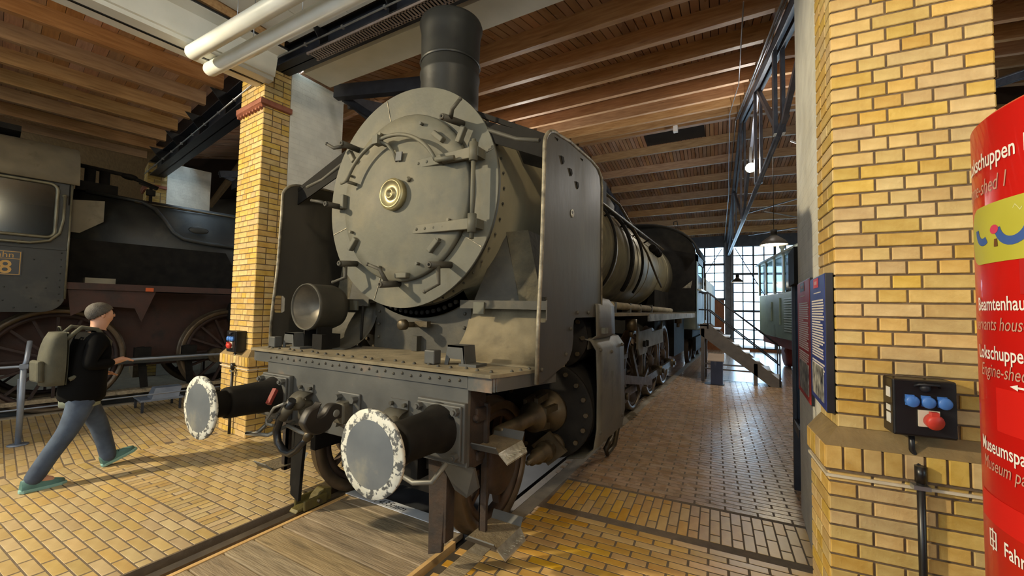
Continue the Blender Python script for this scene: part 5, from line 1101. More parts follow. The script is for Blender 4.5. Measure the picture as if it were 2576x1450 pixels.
b = MB(); b.bx(0.9, 1.42, -0.42, 9, 1.95, 2.0); b.bx(1.40, 1.43, -0.42, 9, 1.90, 2.0); rb2 = PL('running_board', b, M_L2R)
b = MB(); b.prism([(1.38, -0.40, 1.92), (1.38, 0.62, 1.92), (1.38, 0.45, 1.40), (1.38, 0.36, 1.62), (1.38, -0.1, 1.66), (1.38, -0.35, 1.5)], (-0.03, 0, 0)); PL('hanger_plate', b, M_L2R, rb2)
b = MB(); b.box((1.43, 0.52, 1.93), (0.02, 0.1, 0.06)); PL('warning_mark', b, mat('orange_mark', (190, 84, 34), (200, 92, 40), 5, 0.6), rb2)
b = MB(); b.box((1.2, -0.05, 2.04), (0.25, 0.34, 0.09)); PL('tool_box', b, M_ROOFV, rb2)
for s in (-1, 1): b = MB(); b.bx(s * 0.50, s * 0.56, -3.2, 9, 0.6, 1.9); PL('frame_plate', b, M_L2R if s > 0 else M_BLK)
b = MB(); b.cyl((0.9, 1.9, 1.55), (0.9, 3.2, 1.55), 0.16, n=18); b.lathe((0.9, 1.88, 1.55), (0, -1, 0), [(0, 0.19), (0.04, 0.19), (0.05, 0)], 18); PL('air_reservoir', b, M_L2)
def wheelL(y, r, s, n): return wheel(y, r, s, n, parent=LL, mt=mat('dark_red_wheel', (40, 27, 23), (54, 35, 29), 6, 0.65, 0.1), name='driving_wheel', cw=False)
for s in (-1, 1):
    for y in (-0.43, 1.90, 4.2): wheelL(y, 0.80, s, 16 if s > 0 else 8)
    t = wheelL(-2.15, 0.62, s, 10); t.name = 'trailing_wheel'
b = MB(); b.bar((1.0, -0.43, 0.74), (1.0, 1.9, 0.74), 0.05, 0.10); PL('coupling_rod', b, M_L2)
for y in (-0.43, 1.62): b = MB(); b.cyl((0.86, y, 0.74), (1.06, y, 0.74), 0.13, n=18); b.cyl((1.06, y, 0.74), (1.09, y, 0.74), 0.06, n=10); PL('rod_end', b, M_ROD)
for y in (0.55, 1.2): b = MB(); b.bar((0.85, y, 0.95), (0.85, y + 0.08, 0.25), 0.05, 0.10); b.box((0.85, y + 0.03, 0.80), (0.12, 0.22, 0.28)); PL('brake_shoe', b, M_BLK)
b = MB(); b.bx(0.62, 0.84, -3, 3.2, 0.16, 0.22); PL('brake_beam', b, M_PLANK)
b = MB(); b.bx(1.0, 1.05, -3.2, -1.2, 0.22, 0.32); PL('trailing_frame_bar', b, M_L2R)
# pit sill boards at the edge
b = MB(); b.bx(0.87, 0.95, -4, 9, -0.1, 0.02); o = b.build('pit_edge', M_CONC); o.matrix_world = LTM; tag(o, 'concrete pit edge along the track of the dark locomotive', 'edging', kind='structure')

# ================================================================== BARRIER, STEP, FUSE BOXES
M_GALV = mat('galvanised_blue_grey', (112, 122, 140), (132, 142, 158), 6, 0.45, 0.4)
ba = empty('barrier', LT_O, -LT_A, 'grey steel barrier rail with posts in front of the dark locomotive', 'barrier')
for y in (-0.81, 1.62, 4.0):
    b = MB(); b.cyl((2.66, y, 0), (2.66, y, 0.96), 0.028, n=12); b.lathe((2.66, y, 0.0), (0, 0, 1), [(0, 0.09), (0.012, 0.09), (0.014, 0.03)], 16); b.tube([(2.66, y, 0.9), (2.64, y + 0.02, 1.0), (2.52, y + 0.04, 1.22)], 0.024, 8); b.box((2.66, y, 0.93), (0.07, 0.07, 0.05)); b.build('post', M_GALV, ba)
    b = MB(); b.bar((2.66, y, 0.05), (2.40, y - 0.02, 0.75), 0.03, 0.03); b.build('raking_stay', M_GALV, ba)
for z in (0.93, 0.42):
    b = MB(); b.cyl((2.66, -3.5, z), (2.66, 4.0, z), 0.016 if z > 0.5 else 0.01, n=8); b.build('rail', M_GALV, ba)
sp_ = empty('metal_step', LT_O, -LT_A, 'small grey metal step platform on the paving beside the pit', 'step')
b = MB(); b.bx(1.30, 1.85, 0.42, 0.95, 0.17, 0.20); b.build('platform', M_GALV, sp_)
b = MB(); b.prism([(1.55, 0.55, 0.20), (1.85, 0.55, 0.20), (1.80, 0.60, 0.36), (1.58, 0.60, 0.36)], (0, 0.34, 0)); b.build('upper_step', M_GALV, sp_)
for x, y in ((1.33, 0.45), (1.82, 0.45), (1.33, 0.92), (1.82, 0.92)): b = MB(); b.bx(x - 0.015, x + 0.015, y - 0.015, y + 0.015, 0, 0.17); b.build('leg', M_STEEL, sp_)
M_SOCK = mat('blue_socket', (62, 112, 190), (74, 126, 206), 5, 0.4); M_CEE = mat('red_socket', (190, 52, 44), (204, 66, 56), 5, 0.4); M_IV = mat('ivory_socket', (206, 200, 182), (214, 208, 192), 5, 0.45)
def fusebox(M, label, pipe):
    r = empty('socket_box', label=label, cat='socket box'); r.matrix_world = M       # local: x along wall, -y out of the wall, z=0 at box bottom
    b = MB(); b.bx(0, 0.26, -0.13, 0, 0, 0.28); b.build('housing', M_BLACK, r, bevel=0.008)
    b = MB(); b.bx(0.01, 0.255, -0.136, -0.13, 0.012, 0.27); b.build('front_cover', M_BLACK, r)
    for i in range(3):
        b = MB(); b.lathe((0.075 + i * 0.065, -0.136, 0.175), (0, -1, 0), [(0, 0.029), (0.018, 0.029), (0.024, 0.024), (0.024, 0)], 18); b.box((0.075 + i * 0.065 - 0.008, -0.142, 0.18), (0.036, 0.012, 0.052)); b.build('blue_socket', M_SOCK, r)
    b = MB(); b.bx(0.10, 0.185, -0.145, -0.136, 0.055, 0.135); b.build('socket_frame', M_IV, r)
    b = MB(); b.lathe((0.15, -0.145, 0.092), (0.2, -1, -0.25), [(0, 0.036), (0.03, 0.038), (0.04, 0.034), (0.04, 0)], 20); b.box((0.15, -0.175, 0.125), (0.03, 0.03, 0.02)); b.build('red_socket', M_CEE, r)
    b = MB(); b.lathe((0.13, -0.13, 0.245), (0, -1, 0), [(0, 0.022), (0.02, 0.022), (0.03, 0.01), (0.03, 0)], 12); b.tube([(0.09, -0.135, 0.25), (0.10, -0.16, 0.262), (0.18, -0.16, 0.262), (0.19, -0.135, 0.25)], 0.006, 6); b.build('latch', M_STEEL, r)
    for z0, h in ((0.18, 0.05), (0.11, 0.03), (0.05, 0.05)):
        b = MB(); b.bx(-0.002, 0.0, -0.10, -0.05, z0, z0 + h); b.build('sticker', mat('sticker_white', (206, 208, 206), (220, 222, 220), 20, 0.5), r)
    b = MB(); b.tube([(0.10, -0.06, 0.0), (0.10, -0.06, -0.08), (0.12, -0.05, -0.13), (0.12, -0.085, -0.18)], 0.014, 8); b.build('cable', M_BLACK, r)
    b = MB(); b.cyl((0.12, -0.095, -0.17), (0.12, -0.095, pipe), 0.018, n=10); b.cyl((0.12, -0.095, -0.15), (0.12, -0.095, -0.23), 0.025, n=10); b.build('cable_conduit', M_BLACK, r)
    b = MB(); b.box((0.12, -0.09, -0.255), (0.07, 0.05, 0.02)); b.build('conduit_clip', M_CONDUIT, r)
    return r
fusebox(PRM @ Matrix.Translation((0.20, 0, 1.145)) @ Matrix.Diagonal((0.93, 1, 1, 1)), 'black socket box with blue and red sockets on the pillar with posters', -1.14)
fusebox(PLM @ Matrix.Translation((-0.41, 0, 1.09)), 'black socket box with blue sockets on the pillar behind the buffer', -1.08)

# posters on the whitewashed side (face looks along -x)
def poster(y0, y1, z0, z1, cb, cs_, label, img):
    xx = 2.968
    r = empty('poster_board', (xx, (y0 + y1) / 2, z0), 0, label, 'poster'); h = z1 - z0; w = y1 - y0
    b = MB(); b.bx(-0.025, 0.012, -w / 2, w / 2, 0, h); b.build('board', M_BLACK, r, bevel=0.003)
    b = MB(); b.bx(-0.028, -0.025, -w / 2 + 0.006, w / 2 - 0.006, 0.006, h - 0.006); b.build('print_ground', mat('print_' + label.split()[0], cb, cb, 3, 0.5), r)
    b = MB(); b.bx(-0.030, -0.028, w * 0.14, w * 0.40, h * 0.91, h * 0.985) if False else b.bx(-0.030, -0.028, -w * 0.12, w * 0.20, h * 0.91, h * 0.985); b.build('number_field', mat('field_' + label.split()[0], cs_, cs_, 3, 0.5), r)
    b = MB(); b.bx(-0.0312, -0.030, -w * 0.04, w * 0.12, h * 0.935, h * 0.962); b.build('faded_number', mat('faded_print', (198, 160, 150), (186, 140, 130), 30, 0.6), r)
    b = MB(); rg = random.Random(4); z = h * 0.80
    for i in range(27):
        L = w * (0.72 if i % 9 != 8 else 0.3 + 0.3 * rg.random()); y = w * 0.36
        while y > w * 0.36 - L:
            l = rg.uniform(0.02, 0.07); b.bx(-0.0295, -0.028, y - l, y, z, z + 0.0095); y -= l + 0.007
        z -= 0.0165 if i != 21 else 0.034
    y = w * 0.2
    for i in range(6): b.bx(-0.0295, -0.028, y - 0.04, y, h * 0.865, h * 0.872); y -= 0.05
    o = b.build('small_print', mat('print_white', (224, 214, 204), (224, 214, 204), 3, 0.6), r); o['kind'] = 'stuff'
    b = MB(); b.bx(-0.031, -0.028, -w * 0.38, w * 0.36, h * 0.05, h * 0.30); b.build('photo_print', mat('photo_print_%d' % img, (40, 40, 44), (190, 188, 176), 14, 0.5), r)
    return r
poster(2.06, 2.84, 1.10, 2.00, (186, 46, 40), (44, 40, 44), 'red poster board with white print and a photo, fixed beside the blue poster', 0)
poster(1.41, 2.02, 1.19, 1.98, (44, 56, 122), (196, 50, 44), 'blue poster board with red number field on the pillar side', 1)
# glazed partition behind the posters
gp = empty('glass_partition', (2.985, 3.0, 0), 0, 'glazed display partition with dark posts behind the posters', 'partition')
b = MB(); b.bx(-0.03, 0.03, 0.52, 0.60, 0, 2.36); b.build('post', M_STEEL, gp)
b = MB(); b.bx(-0.03, 0.03, 0.05, 0.6, 0.62, 0.70); b.build('rail', M_STEEL, gp)
b = MB(); b.bx(-0.05, 0.30, 0.05, 0.62, 2.02, 2.36); b.build('head_box', M_BLK, gp)
b = MB(); b.bx(-0.004, 0.004, 0.05, 0.52, 0.70, 2.02); b.build('pane', M_GLASS, gp)

# ================================================================== RED INFORMATION PILLAR
SR = 0.42; SCX, SCY, SZT = 3.528, 0.052, 2.27
M_RED = mat('glossy_red_panel', (196, 22, 14), (186, 18, 12), 2, 0.35, coat=0.2)
sg = empty('information_pillar', (SCX, SCY, 0), 0, 'tall round red information pillar with white lettering and a yellow-green map', 'information sign')
b = MB(); b.lathe((0, 0, 0.06), (0, 0, 1), [(0, SR), (SZT - 0.06, SR), (SZT - 0.05, SR - 0.01), (SZT - 0.05, 0)], 96); b.build('red_cylinder', M_RED, sg)
b = MB(); b.lathe((0, 0, 0), (0, 0, 1), [(0, SR - 0.05), (0.06, SR - 0.05)], 48); b.build('plinth', M_BLACK, sg)
vb = Vector((SCX - CAMP.x, SCY - CAMP.y)); DC = vb.length; base = math.atan2(-vb.y, -vb.x)     # direction from pillar to the viewer aisle
LIMB = math.acos(SR / DC)
def cylp(s, z, dr=0.002):       # s: arc length measured from the visible limb toward the viewer side
    a = base - LIMB + s / SR
    return ((SR + dr) * math.cos(a), (SR + dr) * math.sin(a), z)
M_SW = mat('sign_white', (236, 232, 226), (236, 232, 226), 3, 0.5); M_SP = mat('sign_pale', (196, 150, 132), (196, 150, 132), 3, 0.5)
for body, s0, z, sz, m_, sh, bold in (('Lokschuppen 1', 0.03, 2.142, 0.060, M_SW, 0, True), ('Engine-shed 1', 0.0, 2.072, 0.058, M_SP, 0.25, False), ('Beamtenhaus', 0.075, 1.762, 0.050, M_SW, 0, True), ('servants house', 0.05, 1.710, 0.048, M_SP, 0.25, False),
                                      ('Lokschuppen', 0.07, 1.635, 0.050, M_SW, 0, True), ('Engine-shed', 0.085, 1.590, 0.048, M_SP, 0.25, False), ('Museumspark', 0.07, 1.392, 0.050, M_SW, 0, True), ('Museum park', 0.08, 1.346, 0.048, M_SP, 0.25, False), ('Fahrstuhl', 0.17, 1.15, 0.050, M_SW, 0, True)):
    text_obj('sign_text', body, sz, lambda v, s0=s0, z=z: cylp(s0 + v.x * (0.70 if z > 2.0 else 0.76), z + v.y), m_, sg, shear=sh, bold=bold)
def patch(name, pts, m_, dr=0.0015):
    b = MB(); b.add([cylp(s, z, dr) for s, z in pts], [tuple(range(len(pts)))]); return b.build(name, m_, sg, fix=False)
def strip_patch(name, s0, s1, z0, z1, m_, dr=0.0012, n=10, rr=0.0):
    b = MB(); g = []
    for i in range(n + 1):
        t = i / n; s = s0 + (s1 - s0) * t; e = rr * (1 - math.sqrt(max(0, 1 - (max(0, rr - (s - s0), rr - (s1 - s)) / rr) ** 2))) if rr else 0
        g.append([cylp(s, z0 + e, dr), cylp(s, z1 - e, dr)])
    b.sheet(g); return b.build(name, m_, sg, fix=False)
strip_patch('map_ground', 0.03, 0.42, 1.885, 2.04, mat('map_yellow_green', (178, 172, 56), (190, 184, 70), 4, 0.5), rr=0.07, n=24)
b = MB()
for cx_, r0, r1, a0, a1 in ((0.235, 0.036, 0.058, 190, 350), (0.125, 0.026, 0.046, 180, 300)):
    g = []
    for i in range(13):
        a = rad(a0 + (a1 - a0) * i / 12); g.append([cylp(cx_ + r0 * math.cos(a), 1.98 + r0 * math.sin(a), 0.002), cylp(cx_ + r1 * math.cos(a), 1.98 + r1 * math.sin(a), 0.002)])
    b.sheet(g)
b.build('map_sheds', mat('map_blue', (62, 92, 158), (62, 92, 158), 3, 0.5), sg, fix=False)
patch('map_marker', [(0.178 + 0.016 * math.cos(rad(a)), 1.97 + 0.012 * math.sin(rad(a))) for a in range(0, 360, 30)], mat('map_pink', (206, 66, 96), (206, 66, 96), 3, 0.5), 0.0025)
patch('map_marker', [(0.176, 1.925), (0.190, 1.925), (0.188, 1.945), (0.178, 1.945)], mat('map_brown', (110, 72, 40), (110, 72, 40), 3, 0.5), 0.0025)
b = MB()
for k in range(6):
    s = 0.24 + 0.03 * k; z = 2.01 - 0.008 * (k % 3); b.sheet([[cylp(s + 0.024 * t, z + 0.008 * math.sin(t * 6 + k), 0.002), cylp(s + 0.024 * t, z + 0.008 * math.sin(t * 6 + k) + 0.003, 0.002)] for t in (0, .25, .5, .75, 1)])
b.build('map_outlines', mat('map_pale', (214, 212, 150), (214, 212, 150), 3, 0.5), sg, fix=False)
strip_patch('legend_field', 0.25, 0.45, 1.80, 1.885, mat('legend_red', (178, 26, 24), (178, 26, 24), 3, 0.5))
for i, c in enumerate(((220, 190, 90), (214, 150, 130), (110, 130, 200), (214, 120, 110))): patch('legend_dot', [(0.275 + 0.006 * math.cos(rad(a)), 1.872 - i * 0.018 + 0.006 * math.sin(rad(a))) for a in range(0, 360, 45)], mat('legend_%d' % i, c, c, 3, 0.5), 0.003)
strip_patch('panel_field', 0.16, 0.46, 1.455, 1.565, mat('bright_red_field', (206, 30, 22), (206, 30, 22), 3, 0.4))
strip_patch('panel_field', 0.05, 0.46, 1.21, 1.28, MATS['bright_red_field'])
b = MB()
for (s0, s1, z0, z1) in ((0.042, 0.048, 0.92, 0.965), (0.074, 0.080, 0.92, 0.965), (0.042, 0.080, 0.961, 0.965), (0.042, 0.080, 0.92, 0.924), (0.058, 0.064, 0.915, 0.97), (0.05, 0.072, 0.938, 0.942)): b.sheet([[cylp(s0 + 0.06, z0 + 0.225), cylp(s0 + 0.06, z1 + 0.225)], [cylp(s1 + 0.06, z0 + 0.225), cylp(s1 + 0.06, z1 + 0.225)]])
b.build('lift_pictogram', M_SW, sg, fix=False)
b = MB(); b.sheet([[cylp(0.22, 1.572), cylp(0.22, 1.577)], [cylp(0.27, 1.572), cylp(0.27, 1.577)]]); b.sheet([[cylp(0.212, 1.5745), cylp(0.212, 1.5746)], [cylp(0.235, 1.567), cylp(0.235, 1.582)]]); b.build('arrow_mark', M_SW, sg, fix=False)

# ================================================================== STAIRS AND FAR THINGS
M_STAIR = mat('stair_brown_steel', (92, 84, 76), (110, 100, 90), 5, 0.5, 0.2)
sr = empty('visitor_stairs', (2.4, 10.5, 0), 0, 'grey steel visitor stairs with handrails leading up to the locomotive cab', 'stairs')
X0, Z0, X1, Z1 = -0.86, 1.32, 0.85, 0.02
for y in (-0.4, 0.4):
    b = MB(); b.prism([(X0 - 0.02, y, Z0 + 0.12), (X0 + 0.18, y, Z0 + 0.12), (X1 + 0.02, y, Z1 + 0.12), (X1 + 0.02, y, 0), (X1 - 0.20, y, 0), (X0 - 0.02, y, Z0 - 0.16)], (0, 0.03, 0)); b.build('stringer', M_STAIR, sr)
    for dz in (0.92, 0.48):
        b = MB(); b.tube([(X0 - 0.05, y, Z0 + dz), (X0 + 0.16, y, Z0 + dz), (X1 - 0.02, y, Z1 + dz + 0.02)] , 0.016, 8); b.build('handrail', M_STEEL, sr)
    for x, z in ((X0 + 0.16, Z0), (X1 - 0.02, Z1)): b = MB(); b.cyl((x, y, z), (x, y, z + 0.94), 0.016, n=8); b.build('rail_post', M_STEEL, sr)
    b = MB(); b.bx(X0, X0 + 0.08, y, y + 0.05, 0, Z0); b.build('leg', M_STAIR, sr)
    b = MB(); b.bx(0.30, 0.38, y, y + 0.05, 0, 0.52); b.build('leg', M_STAIR, sr)
for z in (0.30, 0.42): b = MB(); b.bx(X0, 0.34, -0.39, -0.36, z, z + 0.035); b.build('tie_bar', M_STAIR, sr)
for i in range(7):
    t = (i + 0.5) / 7; x = X0 + 0.2 + (X1 - X0 - 0.2) * t; z = Z0 + 0.08 + (Z1 - Z0) * t; b = MB(); b.bx(x - 0.12, x + 0.12, -0.38, 0.4, z, z + 0.03); b.build('tread', MATS['aluminium_strip'], sr)
b = MB(); b.bx(X0 - 0.05, X0 + 0.18, -0.4, 0.4, Z0 + 0.06, Z0 + 0.1); b.build('landing', M_STAIR, sr)
st = empty('lectern_stand', (1.92, 9.75, 0), 0, 'small dark information lectern with sloped top in front of the stairs', 'lectern')
b = MB(); b.bx(-0.13, 0.13, -0.09, 0.09, 0.0, 0.56); b.build('body', mat('lectern_dark_blue', (52, 56, 78), (62, 66, 88), 4, 0.5), st)
b = MB(); b.prism([(-0.2, -0.14, 0.56), (0.16, -0.14, 0.56), (0.16, 0.2, 0.70), (-0.2, 0.2, 0.70)], (0, 0, 0.02)); b.build('sloped_top', mat('lectern_top', (150, 134, 120), (162, 146, 132), 4, 0.5), st)
b = MB(); b.bx(-0.26, 0.16, -0.16, 0.14, 0, 0.012); b.build('foot_plate', M_STEEL, st)
# green locomotive in the next bay
M_GRN = mat('faded_green_paint', (120, 142, 126), (138, 158, 140), 4, 0.5, 0.05, c3=(98, 118, 104), s3=2)
M_GRF = mat('pale_green_trim', (170, 186, 182), (184, 198, 194), 4, 0.45, 0.1)
GLo = empty('diesel_locomotive', label='pale green small locomotive with cab windows and red underframe beyond the stairs', cat='locomotive'); GLo.matrix_world = bayM(1)
def G(n, b, m, par=GLo, **k): return b.build(n, m, par, **k)
b = MB(); b.bx(-1.38, 1.38, 11.4, 15.9, 1.0, 2.36); bd = G('body_side', b, M_GRN, bevel=0.03)
b = MB(); b.prism([(-1.5, 11.2, 3.45), (1.5, 11.2, 3.45), (1.3, 11.2, 3.62), (0, 11.2, 3.72), (-1.3, 11.2, 3.62)], (0, 4.9, 0)); G('cab_roof', b, M_GRF)
for y in (11.45, 12.6, 13.7, 14.8, 15.85):
    for s in (-1, 1): b = MB(); b.bx(s * 1.38 - 0.03, s * 1.38 + 0.03, y - 0.06, y + 0.06, 2.36, 3.48); G('cab_pillar', b, M_GRF)
for i, (y0, y1) in enumerate(((11.5, 12.55), (12.65, 13.65), (13.75, 14.75), (14.85, 15.8))):
    b = MB(); b.bx(-1.372, -1.366, y0, y1, 2.4, 3.42); G('cab_window', b, M_CABGLASS)
b = MB(); b.bx(-1.2, 1.2, 12.9, 13.1, 2.36, 3.4); G('cab_bulkhead', b, mat('cab_interior', (120, 116, 112), (136, 132, 128), 4, 0.7))
b = MB()
for i in range(14): b.box((-1.395, 12.0, 1.25 + i * 0.07), (0.03, 1.0, 0.03))
G('louvres', b, M_GRF, bd)
b = MB(); b.bx(-1.41, -1.38, 13.0, 13.6, 1.4, 2.2); b.bx(-1.41, -1.38, 14.0, 14.5, 1.5, 2.1); G('access_doors', b, M_GRN, bd)
b = MB(); b.bx(-1.25, 1.25, 11.3, 16.0, 0.72, 1.0); G('underframe', b, mat('underframe_red', (128, 52, 46), (146, 64, 56), 4, 0.6))
for y in (12.6, 14.8):
    for s in (-1, 1): b = MB(); b.lathe((s * 0.75, y, 0.5), (s, 0, 0), [(-0.03, 0.53), (0, 0.5), (0.10, 0.5), (0.10, 0.1), (0.14, 0)], 24); G('wheel', b, MATS['underframe_red'])
for s in (-1, 1): b = MB(); b.cyl((s * 0.85, 16.0, 1.0), (s * 0.85, 16.5, 1.0), 0.1, n=14); b.cyl((s * 0.85, 16.5, 1.0), (s * 0.85, 16.55, 1.0), 0.22, n=18); G('buffer', b, M_BLK)
b = MB(); b.cyl((-1.2, 13.5, 3.6), (-1.2, 13.5, 3.95), 0.05, n=8); b.ball((-1.2, 13.5, 3.8), 0.09, 8, 6); G('roof_lamp', b, M_GRF)
# lamps
def pendant(loc, R, ztop, label, power, col):
    r = empty('pendant_lamp', loc, 0, label, 'lamp', 'pendant lamps of the shed')
    b = MB(); b.lathe((0, 0, 0), (0, 0, 1), [(0, R), (0.02, R * 0.98), (R * 0.35, R * 0.78), (R * 0.62, R * 0.42), (R * 0.72, 0.07)], 32, caps=False); b.build('lamp_shade', mat('lamp_shade_enamel', (70, 66, 60), (84, 80, 72), 4, 0.4, 0.2), r, solid=0.006)
    b = MB(); b.cyl((0, 0, R * 0.72), (0, 0, R * 0.72 + 0.14), 0.06, n=12); b.build('lamp_neck', M_BLK, r)
    b = MB(); b.cyl((0, 0, R * 0.72 + 0.1), (0, 0, ztop - loc[2]), 0.006, n=5); b.build('chain', M_BLK, r)
    b = MB(); b.lathe((0, 0, 0.01), (0, 0, 1), [(0, 0), (0.002, R * 0.93)], 24); b.build('diffuser', mat('lamp_glow', (255, 236, 190), emit=(1.0, 0.86, 0.6), estr=7), r)
    l = lamp('pendant_bulb', (0, 0, -0.08), power, col, R * 0.6); l.parent = r
    return r
pendant((3.08, 9.0, 3.22), 0.265, 6.98, 'large enamel pendant lamp glowing beside the far stairs', 60, WARM)
pendant((2.27, 16.0, 2.87), 0.21, 6.0, 'smaller enamel pendant lamp hanging before the gate windows', 25, WARM)
fl = empty('floodlight', (2.66, 9.0, 4.98), 0, 'round floodlight glaring on the roof truss', 'floodlight')
b = MB(); b.lathe((0, 0, 0), (0, 1, 0), [(0, 0.11), (0.02, 0.12), (0.14, 0.08), (0.16, 0)], 24); b.build('housing', M_BLK, fl)
b = MB(); b.lathe((0, -0.003, 0), (0, -1, 0), [(0, 0.105), (0.02, 0.07), (0.03, 0)], 24); b.build('lens', mat('flood_glow', (255, 240, 200), emit=(1.0, 0.85, 0.55), estr=60), fl)
b = MB(); b.bar((0, 0.1, 0.1), (0, 0.1, 0.5), 0.03, 0.05); b.build('bracket', M_BLK, fl)
l = lamp('floodlight_bulb', (0, -0.14, 0), 210, (1.0, 0.96, 0.9), 0.1); l.parent = fl
fill_flood = copy_tree(fl); fill_flood.location = (-2.55, 8.2, 4.5); fill_flood.name = 'floodlight'; tag(fill_flood, 'unseen floodlight added behind the locomotive boiler to brighten the roof', 'floodlight')  # second floodlight, added out of view to brighten the roof boards
b = MB(); zz = znear(8.5)
pts = [(2.55, 4.0, znear(4.0) - 0.02), (2.45, 8.0, znear(8.0) - 0.02), (2.2, 11.0, znear(11) - 0.02), (2.05, 14.5, zfar(14.5) - 0.02), (1.98, 16.5, zfar(16.5) - 0.02)]
b.tube(pts, 0.008, 6)
tag(b.build('roof_conduit', M_CONDUIT), 'thin bright conduit clipped across the roof joists', 'conduit')
b = MB(); b.box((0.75, 11.4, znear(11.4) - 0.12), (0.12, 0.14, 0.18)); b.cyl((0.75, 11.4, znear(11.4)), (0.75, 11.4, znear(11.4) - 0.1), 0.01, n=6)
tag(b.build('emergency_light', M_SW), 'small white fitting hanging under the roof hatch', 'light fitting')

# ================================================================== WALKING PERSON
def skin(name, chains, radii, m_, parent=None, sub=2, root=0):
    me = bpy.data.meshes.new(name); names = list(radii); idx = {n: i for i, n in enumerate(names)}
    me.from_pydata([radii[n][0] for n in names], [(idx[a], idx[c]) for ch in chains for a, c in zip(ch, ch[1:])], [])
    o = bpy.data.objects.new(name, me); COL.objects.link(o)
    o.modifiers.new('skin', 'SKIN'); lay_ = me.skin_vertices[0].data
    for n in names:
        r_ = radii[n][1]; lay_[idx[n]].radius = r_ if isinstance(r_, tuple) else (r_, r_)
    lay_[root].use_root = True
    md = o.modifiers.new('sub', 'SUBSURF'); md.levels = sub; md.render_levels = sub
    bpy.context.view_layer.update()
    dg = bpy.context.evaluated_depsgraph_get(); ev = o.evaluated_get(dg); m2 = bpy.data.meshes.new_from_object(ev)
    m2.name = name; bpy.data.objects.remove(o); m2.materials.clear(); m2.materials.append(m_)
    for p_ in m2.polygons: p_.use_smooth = True
    o2 = bpy.data.objects.new(name, m2); COL.objects.link(o2)
    if parent is not None: o2.parent = parent
    return o2
pe = empty('person', (-3.22, 0.03, 0), rad(4), 'person walking past in black jacket and jeans with an olive backpack and teal shoes', 'person')
M_SKIN = mat('skin', (186, 140, 116), (196, 150, 126), 8, 0.55); M_JKT = mat('black_jacket', (9, 9, 10), (14, 14, 15), 8, 0.9, spec=0.1); M_JEAN = mat('blue_jeans', (48, 60, 80), (70, 84, 104), 10, 0.85, bump=0.1)
M_PACK = mat('olive_grey_backpack', (62, 62, 52), (80, 79, 66), 8, 0.85, bump=0.15); M_SHOE = mat('teal_shoe', (62, 100, 98), (80, 120, 116), 9, 0.6); M_HAIR = mat('grey_brown_hair', (62, 58, 54), (84, 80, 74), 30, 0.7, bump=0.3)
S = {'pel': ((0, -0.02, 0.92), (0.14, 0.10)), 'wai': ((0, 0.0, 1.05), (0.13, 0.095)), 'che': ((0, 0.03, 1.24), (0.15, 0.11)), 'nec0': ((0, 0.045, 1.38), (0.07, 0.07)), 'nec': ((0, 0.075, 1.45), 0.055), 'hed0': ((0, 0.095, 1.52), (0.072, 0.085)), 'hed': ((0, 0.10, 1.61), (0.075, 0.088)),
     'shR': ((0.16, 0.03, 1.34), 0.06), 'elR': ((0.22, -0.06, 1.10), 0.042), 'wrR': ((0.17, 0.17, 1.12), 0.03), 'plR': ((0.155, 0.235, 1.14), (0.036, 0.022)),
     'shL': ((-0.16, 0.03, 1.34), 0.06), 'elL': ((-0.23, -0.03, 1.09), 0.042), 'wrL': ((-0.20, 0.18, 0.98), 0.03), 'plL': ((-0.19, 0.245, 0.96), (0.036, 0.022)),
     'hiR': ((0.09, -0.03, 0.86), 0.095), 'knR': ((0.095, -0.12, 0.49), 0.06), 'anR': ((0.09, -0.34, 0.12), 0.042), 'toR': ((0.09, -0.19, 0.045), 0.036),
     'hiL': ((-0.09, 0.0, 0.86), 0.095), 'knL': ((-0.09, 0.16, 0.50), 0.06), 'anL': ((-0.085, 0.27, 0.10), 0.042), 'toL': ((-0.085, 0.40, 0.10), 0.034)}
ch_ = [['pel', 'wai', 'che', 'nec0', 'nec', 'hed0', 'hed'], ['che', 'shR', 'elR', 'wrR', 'plR'], ['che', 'shL', 'elL', 'wrL', 'plL'], ['pel', 'hiR', 'knR', 'anR', 'toR'], ['pel', 'hiL', 'knL', 'anL', 'toL']]
for sd, s in (('R', 1), ('L', -1)):
    px_, py_, pz_ = S['pl' + sd][0]
    for k, (dx, L) in enumerate(((-0.028, 0.07), (-0.01, 0.082), (0.01, 0.078), (0.028, 0.062))):
        a, c = 'f%s%da' % (sd, k), 'f%s%db' % (sd, k)
        S[a] = ((px_ + dx, py_ + 0.04, pz_ - 0.004), 0.0095); S[c] = ((px_ + dx * 1.05, py_ + 0.04 + L * 0.6, pz_ - 0.03), 0.008); ch_.append(['pl' + sd, a, c])
    S['t%sa' % sd] = ((px_ - s * 0.04, py_ - 0.01, pz_ + 0.01), 0.010); S['t%sb' % sd] = ((px_ - s * 0.052, py_ + 0.03, pz_ + 0.012), 0.009); ch_.append(['pl' + sd, 't%sa' % sd, 't%sb' % sd])
body = skin('body', ch_, S, M_SKIN, pe)
J_ = {k: S[k] for k in ('pel', 'wai', 'che', 'nec0', 'shR', 'elR', 'wrR', 'shL', 'elL', 'wrL')}
